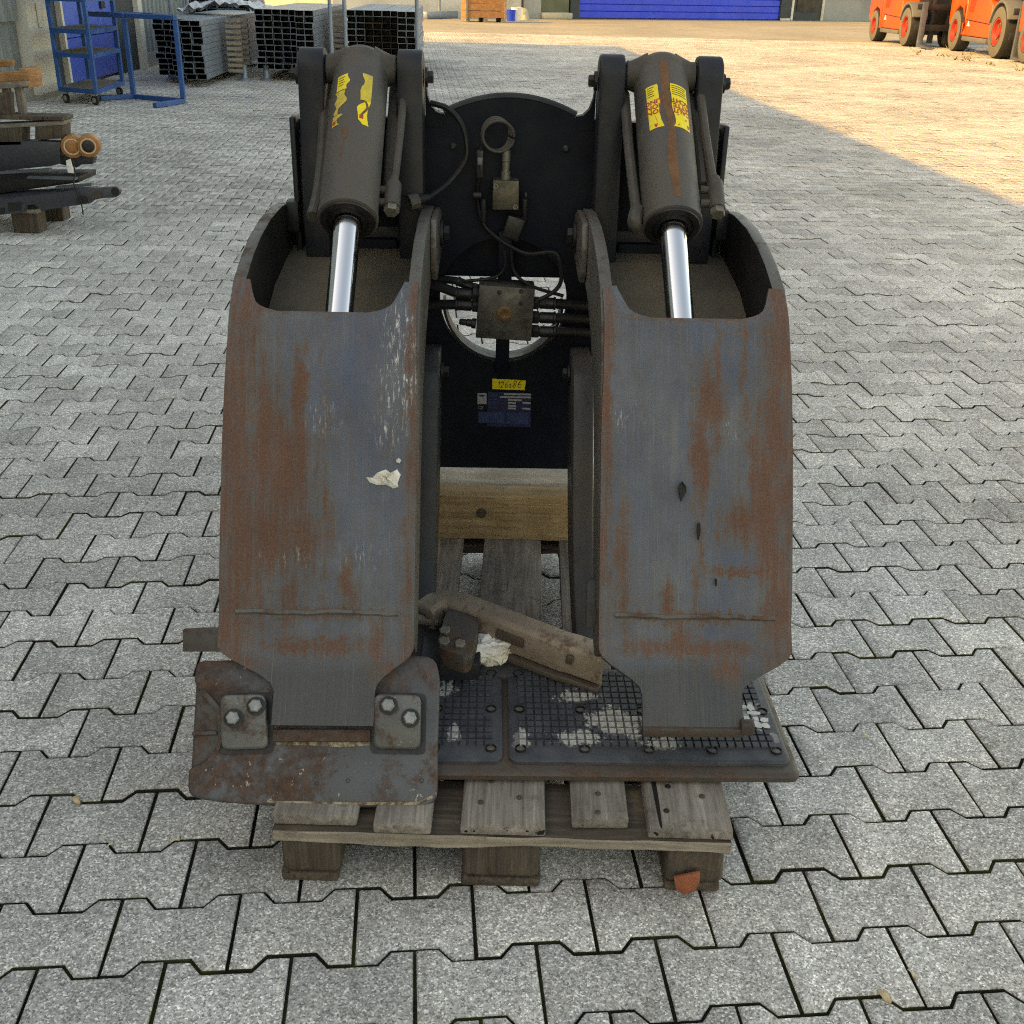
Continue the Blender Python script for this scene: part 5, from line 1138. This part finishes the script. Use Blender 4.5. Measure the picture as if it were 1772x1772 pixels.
def stack(px0, px1, ybot, ytop, Y, ncol, nrow, proud, which, mats, ln=5., gapx=.004):
    bl, br_ = aty(px0, ybot, Y), aty(px1, ybot, Y); zt = aty(px1, ytop, Y).z; zb = br_.z; w = (br_.x - bl.x) / ncol; h = (zt - zb) / nrow
    ms = [channel_mesh('channel_beam', w - gapx, h - .005, ln, mt) for mt in mats]
    for i in range(ncol):
        for j in range(nrow):
            mm = ms[which[2](i, j)]; o = bpy.data.objects.new('channel_beam', mm); col.objects.link(o)
            o.location = (bl.x + (i + .5) * w, Y - proud(i, j) + random.uniform(-.07, .07), zb + j * h + .006); o.rotation_euler = (0, 0, WS + random.uniform(-.004, .004))
            tag(o, which[0] % (ORD[nrow - 1 - j], ORD[i]), 'beam', which[1], 'thing')
    return bl, br_, zb, zt, w, h
def stand_legs(lst, ztop, label):
    for k, (px, py) in enumerate(lst):
        p = atz(px, py); m = MB(); m.lathe(p, (0, 0, 1), [(.11, 0), (.10, .012), (.055, .035), (.048, .05), (.048, ztop)], 14); tag(m.build('stand_foot', 'galvanised'), label[k], 'stand foot', 'stands under the channel beams')
s1 = stack(272, 374, 134, 34, 16.9, 6, 10, lambda i, j: .55 if i >= 4 else (.1 if i >= 2 else -.1), ('galvanised beam in the leftmost stack, %s from the top, %s column from left', 'leftmost stack of channel beams', lambda i, j: 0), ['galvanised'])
s2 = stack(447, 552, 122, 18, 17.8, 7, 10, lambda i, j: .3 if i >= 5 else 0, ('galvanised beam in the middle stack, %s from the top, %s column from left', 'middle stack of channel beams', lambda i, j: 0), ['galvanised'])
s3 = stack(604, 722, 118, 20, 18.6, 8, 9, lambda i, j: .25 if i >= 6 else 0, ('channel beam in the rightmost stack, %s from the top, %s column from left', 'rightmost stack of channel beams', lambda i, j: 1 if 1 < i < 6 and j < 8 else 0), ['galvanised', 'brown_steel'])
s4 = stack(288, 436, 62, -30, 23.6, 8, 8, lambda i, j: 0, ('galvanised beam in the rear stack behind the leftmost one, %s from top, %s column', 'rear stack of channel beams', lambda i, j: 0), ['galvanised'], 2.0)
stand_legs([(298, 138), (424, 139), (462, 139), (560, 136)], .22, ['galvanised stand foot left under the leftmost beam stack', 'galvanised stand foot right of the leftmost beam stack', 'galvanised stand foot left under the middle beam stack', 'galvanised stand foot right under the middle beam stack'])
# wooden spacers stacked beside the first and second stacks
for k, (st, x0) in enumerate(((s1, .03), (s2, .03))):
    for c in (0, 1):
        for j in range(10):
            m = MB(); x = st[1].x + x0 - .10; y = (17.6 if k == 0 else 18.9) + c * .5; z = st[2] + j * st[5]
            m.span((x - .02 + .10, y, z + .02), (x + .30, y + .09, z + .068)); tag(m.build('wood_spacer', 'wood_pale_X', None, .004, 1), 'pale wooden spacer beside the %s beam stack, %s from the top, %s row' % (('leftmost', 'middle')[k], ORD[9 - j], ('near', 'far')[c]), 'spacer', 'wooden spacers of the %s stack' % ('leftmost', 'middle')[k])
for k, (px, Y) in enumerate(((573, 17.6), (598, 17.7), (722, 18.3), (329, 20.0), (300, 20.0))):
    p = aty(px, 60, Y); m = MB(); m.cyl((p.x, Y, 0), (p.x, Y, 1.25), .03, n=10); tag(m.build('stanchion', 'galvanised'), ['galvanised round post right of the middle beam stack', 'galvanised round post left of the rightmost beam stack', 'galvanised round post right of the rightmost beam stack', 'round post behind the leftmost beam stack, right one', 'round post behind the leftmost beam stack, left one'][k], 'post')
bm = bmesh.new(); bmesh.ops.create_grid(bm, x_segments=40, y_segments=16, size=1)
for v in bm.verts: v.co = Vector((v.co.x * .75, v.co.y * .5, .12 * (1 - v.co.x ** 2) + .10 * mn.noise(v.co * 3.1) + .06 * mn.noise(v.co * 9)))
me = bpy.data.meshes.new('plastic_wrap'); bm.to_mesh(me); bm.free(); me.materials.append(MATS['plastic_film']); o = bpy.data.objects.new('plastic_wrap', me); col.objects.link(o); o.location = (s1[1].x - .3, 19.3, s1[3] + .06)
md = o.modifiers.new('t', 'SOLIDIFY'); md.thickness = .004; tag(o, 'crumpled clear plastic wrap lying on the leftmost beam stack', 'plastic wrap')
# --- pile of dismantled mast parts and pallets at the left edge
pl = thing('wooden_pallet', 'lower wooden pallet at the left edge carrying black mast parts', 'pallet')
PX = -2.86
for y in (6.62, 7.0):
    for x in (PX - .20, PX - .75):
        m = MB(); m.span((x, y, 0), (x + .16, y + .12, .125)); m.build('block', 'wood_dark_Z', pl, .006, 1)
for y in (6.58, 6.98): 
    m = MB(); m.span((PX - 1.0, y, .126), (PX - .02, y + .16, .15)); m.build('deck_board', 'wood_grey_X', pl, .003, 1)
mb = thing('mast_beam', 'long black mast beam with a round bored end lying lowest in the pile', 'mast part')
def profpx(pxs, Y, th, name, mat, parent, bevel=.0015):
    P = [aty(x, y, Y) for x, y in pxs]; m = MB(); m.prism(P, [p + Vector((0, th, 0)) for p in P]); return m.build(name, mat, parent, bevel, 2)
def arc_px(cx, cy, r, a0, a1, n=8): return [(cx + r * math.cos(R(a0 + (a1 - a0) * i / n)), cy + r * math.sin(R(a0 + (a1 - a0) * i / n))) for i in range(n + 1)]
profpx([(-40, 350), (125, 331), (183, 325)] + arc_px(197, 333, 9, -85, 95, 12) + [(176, 343), (160, 347), (156, 352), (100, 360), (72, 365), (60, 354), (46, 355), (40, 368), (-40, 376)], 6.52, .05, 'beam_web', 'mast_black', mb)
m = MB(); P = [aty(x, y, 6.515) for x, y in ((132, 353), (134, 341), (142, 338), (150, 341), (152, 351))]; m.prism(P, [p + Vector((0, .004, 0)) for p in P]); m.build('cutout', 'gland_black', mb)
for k, (xa, ya, xb, yb) in enumerate(((14, 352, 36, 366), (-30, 362, 8, 372))):
    m = MB(); P = [aty(x, y, 6.515) for x, y in ((xa, ya), (xb, ya - 2), (xb, yb - 2), (xa, yb))]; m.prism(P, [p + Vector((0, .004, 0)) for p in P]); m.build('cutout', 'gland_black', mb)
m = MB(); c = aty(200, 331, 6.52); m.lathe(c, (0, -1, 0), [(.024, -.001), (.024, .004), (.019, .004), (.019, .002)], 20); m.build('bore', 'gland_black', mb)
m = MB(); P = [aty(-40, 348, 6.55), aty(150, 330, 6.55), aty(170, 322, 6.95), aty(-40, 332, 6.95)]; m.prism(P, [p - Vector((0, 0, .02)) for p in P]); m.build('flange', 'mast_black', mb, .004)
m = MB(); P = [aty(x, y, 6.51) for x, y in ((160, 334), (175, 331), (175, 342), (160, 345))]; m.prism(P, [p + Vector((0, .006, 0)) for p in P]); m.build('slot', 'brown_steel', mb)
tag(profpx([(-40, 246), (60, 244), (104, 246), (104, 283), (90, 287), (-40, 300)], 6.9, .10, 'mast_plate', 'mast_black', None), 'thick black plate in the pile with two brown rollers on its end', 'mast part')
tag(profpx([(104, 268), (163, 272), (160, 284), (138, 285), (132, 290), (104, 284)], 6.95, .06, 'roller_bracket', 'mast_black', None), 'black bracket under the two brown rollers', 'bracket')
for k, (px, py, rr) in enumerate(((125, 254, .068), (153, 253, .066))):
    c = aty(px, py, 6.88); rl = thing('mast_roller', ('left brown mast roller with worn bore', 'right brown mast roller with dark cap')[k], 'roller', c)
    m = MB(); m.lathe((0, .0, 0), (-.25, 1, 0), [(rr * .75, -.005), (rr * .98, 0), (rr, .012), (rr, .09), (rr * .9, .10)], 28); m.build('rim', 'roller_brown', rl)
    m = MB(); m.lathe((0, -.006, 0), (.25, -1, 0), [(rr * .72, -.002), (rr * .70, .002), (rr * .60, .002), (rr * .58, -.001)], 28, False); m.build('ring', 'roller_ring', rl)
    m = MB(); m.lathe((0, -.004, 0), (.25, -1, 0), [(rr * .58, 0), (rr * .5, .003), (rr * .2, .003)], 24); m.build('cap', 'roller_brown' if k == 0 else 'gland_black', rl)
m = MB(); a = aty(112, 243, 7.1); b = aty(148, 236, 7.3); m.bar(a, b, .05, .03); tag(m.build('steel_strip', 'galvanised'), 'light steel strip behind the brown rollers', 'strip')
tag(profpx([(-40, 306), (136, 306), (136, 316), (-40, 340)], 6.75, .30, 'mast_rail', 'gland_black', None), 'black mast rail section between the plate and the lowest beam', 'mast part')
for k, (x0, y0, x1, y1, lb) in enumerate(((-20, 300, 88, 293, 'upper'), (50, 306, 132, 309, 'middle'), (98, 324, 160, 319, 'lower'))):
    m = MB(); m.bar(aty(x0, y0, 6.70 - k * .03), aty(x1, y1, 6.70 - k * .03), .05, .012); tag(m.build('rail_strip', 'galv_end'), '%s narrow grey rail strip lying on the black mast parts' % lb, 'strip')
tag(profpx([(114, 278), (121, 275), (128, 300), (117, 299)], 6.60, .01, 'paper_tag', 'paper_white', None, .001), 'white paper tag hanging from the black mast parts', 'tag')
m = MB(); m.tube([aty(126, 277, 6.62), aty(130, 300, 6.6), aty(128, 320, 6.5), aty(140, 350, 6.49), aty(144, 372, 6.48)], .004, 6); tag(m.build('tie_wire', 'hose_black'), 'thin black tie wire dangling over the mast beam', 'wire')
up = thing('wooden_pallet', 'upper dark wooden pallet lying on the black mast parts', 'pallet')
for (x0, x1, y0, y1) in ((-30, 38, 222, 252), (60, 109, 218, 240)):
    profpx([(x0, y0), (x1, y0 - 2), (x1, y1), (x0, y1 + 2)], 6.9, .13, 'block', 'wood_dark_Z', up, .006)
profpx([(-30, 216), (110, 209), (110, 216), (-30, 224)], 6.9, .14, 'cross_board', 'wood_grey_X', up, .003)
for k, (x0, x1, ya, yb) in enumerate(((-30, 33, 205, 215), (33, 72, 203, 211), (74, 107, 201, 208))):
    a, b = aty(x0, ya, 6.88), aty(x1, ya, 6.88); z = aty(60, 208, 6.9).z; m = MB(); m.span((a.x, 6.88, z + .002), (b.x, 7.06, z + .026)); m.build('deck_board', 'wood_dark_Y', up, .003, 1)
cr = thing('wooden_rack', 'reddish brown wooden rack on posts standing on the upper pallet', 'rack')
profpx([(-40, 128), (50, 122), (50, 140), (-40, 146)], 6.95, .05, 'side_board', 'wood_orange_X', cr, .004)
profpx([(-40, 146), (46, 140), (46, 150), (-40, 158)], 6.93, .05, 'side_board', 'wood_grey_X', cr, .004)
a = aty(46, 122, 7.0); m = MB(); m.span((a.x - .05, 7.0, a.z - .10), (a.x - .004, 7.22, a.z + .01)); m.build('side_board', 'wood_orange_Y', cr, .004)
profpx([(-40, 104), (20, 104), (20, 115), (-40, 120)], 7.24, .05, 'side_board', 'wood_orange_X', cr, .004)
z0 = aty(10, 208, 6.9).z + .027
for px in (8, 30):
    a = aty(px, 150, 6.99); m = MB(); m.span((a.x - .022, 6.99, z0), (a.x + .022, 7.03, a.z)); m.build('post', 'wood_grey_Z', cr, .003)
profpx([(-20, 162), (18, 160), (20, 200), (-20, 202)], 6.9, .05, 'foot_board', 'wood_dark_Z', cr, .004)
# ================================================================== BACKGROUND, FAR YARD
def crate(px0, px1, py, Y_, h, name, label, rz=.1):
    a, b = atz(px0, py), atz(px1, py); w_ = (b - a).length; t = thing(name, label, 'crate', (a + b) / 2, math.atan2(b.y - a.y, b.x - a.x) * .4)
    for k in range(5):
        m = MB(); z = .16 + k * h / 5; m.span((-w_ / 2, 0, z), (w_ / 2, 1.0, z + h / 5 - .025)); m.build('board', 'wood_orange_X', t, .01, 1)
    for x in (-w_ / 2, -.08, w_ / 2 - .16):
        m = MB(); m.span((x, .0, .0), (x + .16, 1.0, .15)); m.build('runner', 'wood_grey_Y', t, .01, 1)
    for x in (-w_ / 2 - .03, w_ / 2 - .05):
        m = MB(); m.span((x, -.03, .1), (x + .08, .02, h + .15)); m.build('corner_post', 'wood_pale_X', t)
    return t
crate(812, 869, 38.5, 0, 1.3, 'wooden_crate', 'orange brown wooden crate on runners in the sunlit yard')
a, b = atz(790, 30), atz(818, 30); t = thing('timber_pile', 'pile of pale broken timber left of the wooden crate', 'timber pile', a)
for k in range(9):
    m = MB(); y = .3 * (k % 3); z = .08 + .16 * (k // 3) * 1.2; m.bar((-.2 + random.uniform(-.2, .1), y, z), (1.0 + random.uniform(-.1, .4), y + random.uniform(-.2, .2), z + random.uniform(-.02, .06)), .12, .13); m.build('timber', random.choice(['wood_orange_X', 'wood_fresh_X', 'wood_pale_X']), t)
a, b = atz(734, 33), atz(788, 31); t = thing('sign_foot', 'grey T shaped metal foot with upright pole in the sunlit yard', 'stand', a); d = b - a
m = MB(); m.bar((0, 0, .14), (d.x, d.y, .14), .3, .28); m.build('foot_bar', 'galvanised', t, .03); m = MB(); m.cyl((d.x * .48, d.y * .48, .29), (d.x * .48, d.y * .48, 2.4), .06, n=12); m.build('pole', 'galvanised', t)
for px, mt, lb, rr, hh in ((884, 'rolldoor_blue', 'blue plastic canister next to the wooden crate', .2, .42), (893, 'plastic_white', 'white plastic bucket right of the blue canister', .22, .5)):
    p = atz(px, 36.2); m = MB(); m.lathe(p, (0, 0, 1), [(rr * .8, 0), (rr, hh), (rr * 1.06, hh), (rr * 1.06, hh - .05 + .06)], 16); tag(m.build('bucket', mt), lb, 'bucket')
p = atz(901, 35); bm = bmesh.new(); bmesh.ops.create_icosphere(bm, subdivisions=3, radius=.45)
for v in bm.verts: v.co *= 1 + .25 * mn.noise(v.co * 3); v.co.z = max(0, v.co.z * 1.1)
me = bpy.data.meshes.new('rubble_bag'); bm.to_mesh(me); bm.free(); me.materials.append(MATS['stone_tan']); o = bpy.data.objects.new('rubble_bag', me); col.objects.link(o); o.location = p + Vector((0, .6, 0)); tag(o, 'tan filled sack leaning at the far building beside the buckets', 'sack')
# forklifts
def forklift(rear, front, rw, fw, label, with_emblem=True):
    d = (front - rear); d.z = 0; wb = d.length; ang = math.atan2(d.y, d.x); t = thing('forklift', label, 'forklift', rear, ang, 'orange forklifts parked in the sun')
    # local: x forward, y to its left; near (visible) side is y = -half track ... rear wheel contact at origin on the visible side
    tr = 1.55
    def wheel(x, y, r, wdt, s):
        m = MB(); k = 40; m.lathe((x, y, r), (0, s, 0), [(r * .52, 0), (r * .96, .0), (r, .03), (r, wdt - .03), (r * .96, wdt), (r * .52, wdt)], k, False); w_ = m.build('tyre', 'tread', t, smooth=50)
        m = MB(); m.lathe((x, y + s * .001, r), (0, -s, 0), [(r * .50, .0), (r * .95, .004), (r * .88, .02), (r * .56, .02)], k, False); m.build('sidewall', 'tyre', w_)
        m = MB(); m.lathe((x, y - s * .012, r), (0, s, 0), [(r * .53, -.006), (r * .49, 0), (r * .43, .09), (r * .22, .09), (r * .20, .03), (0.01, .03)], 28, False); rm = m.build('rim', 'rim_red', w_)
        for q in range(8):
            aa = q * math.pi / 4; m = MB(); hexagon(m, (x + math.cos(aa) * r * .32, y + s * .078, r + math.sin(aa) * r * .32), (0, -s, 0), r * .06, .03); m.build('wheel_nut', 'tyre', rm)
    for y, s in ((0, 1), (tr, -1)): wheel(0, y, rw, .34, s); wheel(wb, y, fw, .42, s)
    m = MB(); P = [(-.75, .62), (-.85, 1.3), (-.6, 1.75), (.35, 1.8), (.62, 1.2), (.70, .42), (.42, .40), (.40, .75)] + [(.0 + (rw + .10) * math.cos(a), rw + (rw + .10) * math.sin(a)) for a in (R(20), R(60), R(95), R(130), R(165))]
    m.prism([(x, .03, z) for x, z in P], [(x, tr - .03, z) for x, z in P]); m.build('counterweight', 'forklift_orange', t, .05, 3)
    P = [(.66, .42), (.60, 1.2), (.36, 1.85), (1.0, 2.0), (wb - fw - .25, 1.2), (wb - fw - .12, .42)]
    m = MB(); m.prism([(x, .05, z) for x, z in P], [(x, tr - .05, z) for x, z in P]); m.build('chassis', 'forklift_orange', t, .04, 3)
    m = MB(); m.span((.72, .0, .30), (wb - fw - .14, tr, .41)); m.build('step', 'grey_plastic', t, .02)
    m = MB(); n = 10; A_ = [(wb + (fw + .13) * math.cos(a), fw + (fw + .13) * math.sin(a)) for a in np.linspace(R(165), R(25), n)]; B2 = [(wb + (fw + .06) * math.cos(a), fw + (fw + .06) * math.sin(a)) for a in np.linspace(R(165), R(25), n)]
    poly = A_ + B2[::-1]
    for y0 in (-.03, tr - .42): m = MB(); m.prism([(x, y0, z) for x, z in poly], [(x, y0 + .45, z) for x, z in poly]); m.build('fender', 'grey_plastic', t, .02)
    m = MB(); m.span((wb - .55, .45, .5), (wb + .3, tr - .45, 1.5)); m.build('front_frame', 'gland_black', t, .03)
    for y in (.5, tr - .62): m = MB(); m.span((wb + fw + .02, y, .12), (wb + fw + .2, y + .12, 3.2)); m.build('mast_rail', 'gland_black', t, .01)
    m = MB(); m.span((wb + fw + .22, .02, .45), (wb + fw + .30, tr - .02, .62)); m.build('carriage_bar', 'gland_black', t, .01); m = MB(); m.span((wb + fw + .22, .02, 1.0), (wb + fw + .30, tr - .02, 1.15)); m.build('carriage_bar', 'gland_black', t, .01)
    for y in (.12, tr - .30):
        P = [(wb + fw + .32, 1.2), (wb + fw + .38, 1.2), (wb + fw + .40, .10), (wb + fw + 1.55, .045), (wb + fw + 1.55, .03), (wb + fw + .32, .03)]; m = MB(); m.prism([(x, y, z) for x, z in P], [(x, y + .16, z) for x, z in P]); m.build('fork', 'galv_end', t, .006)
    for x, y in ((.35, .12), (.35, tr - .12), (wb - .35, .12), (wb - .35, tr - .12)): m = MB(); m.cyl((x, y, 1.7), (x + (.2 if x < 1 else -.3), y, 2.6), .05, n=10); m.build('guard_post', 'gland_black', t)
    m = MB(); m.span((.4, .08, 2.6), (wb - .5, tr - .08, 2.68)); m.build('guard_roof', 'gland_black', t, .02)
    m = MB(); m.span((1.0, .4, 1.7), (1.5, 1.15, 1.85)); m.span((.95, .4, 1.86), (1.1, 1.15, 2.4)); m.build('seat', 'rim_red', t, .04)
    for P in (((.60, .43), (.63, .43), (.60, 1.2), (.57, 1.2)), ((.72, .80), (wb - fw - .2, .74), (wb - fw - .2, .765), (.72, .825))):
        m = MB(); m.prism([(a, .024 if P[0][0] < .7 else .044, b) for a, b in P], [(a, .032 if P[0][0] < .7 else .052, b) for a, b in P]); m.build('panel_gap', 'gland_black', t)
    for q in range(5): m = MB(); x0 = .80 + q * .09; m.prism([(x0, .044, 1.0), (x0 + .03, .044, 1.0), (x0 + .13, .044, 1.35), (x0 + .10, .044, 1.35)], [(x0, .052, 1.0), (x0 + .03, .052, 1.0), (x0 + .13, .052, 1.35), (x0 + .10, .052, 1.35)]); m.build('louvre', 'rim_red', t)
    m = MB(); m.span((.35, .045, 1.36), (wb - fw - .3, .06, 1.9)); m.build('side_window', 'glass_dark', t)
    m = MB(); m.span((-.86, .15, .7), (-.80, .35, .85)); m.build('rear_lamp', 'plastic_white', t, .01)
    if with_emblem:
        x = .95; P = [(x - .13, .66), (x + .13, .66), (x + .05, .74), (x, .80), (x - .05, .74)]; m = MB(); m.prism([(a, .045, b) for a, b in P], [(a, .048, b) for a, b in P]); m.build('emblem', 'plastic_white', t)
    return t
f1a, f1b = atz(1508, 71), atz(1561, 80); f2a, f2b = atz(1645, 88), atz(1716, 101)
forklift(f1a, f1b, .46, .53, 'orange forklift furthest left, its forks lowered to the ground')
forklift(f2a, f2b, .52, .60, 'orange forklift in the middle with the largest grey front tyre')
f3 = atz(1768, 110); forklift(f3, f3 + (f2b - f2a), .52, .6, 'orange forklift at the right edge, only its rear wheel in view')
# weeds along the forklifts
random.seed(9); m = MB()
for k in range(34):
    q = random.random(); p = atz(1570 + q * 200, 84 + q * 34 + random.uniform(-3, 6)); 
    if random.random() < .35: p = atz(1575 + random.random() * 120, 84 + random.random() * 14)
    for b in range(4):
        d = Vector((random.uniform(-.12, .12), random.uniform(-.12, .12), random.uniform(.03, .12))); s = Vector((random.uniform(-.02, .02), random.uniform(-.02, .02), 0)); m.add([p - s, p + s, p + d], [(0, 1, 2)])
tag(m.build('weeds', 'weed_green', None, smooth=0), 'sparse green weeds growing in front of the forklifts', 'weeds', kind='stuff')
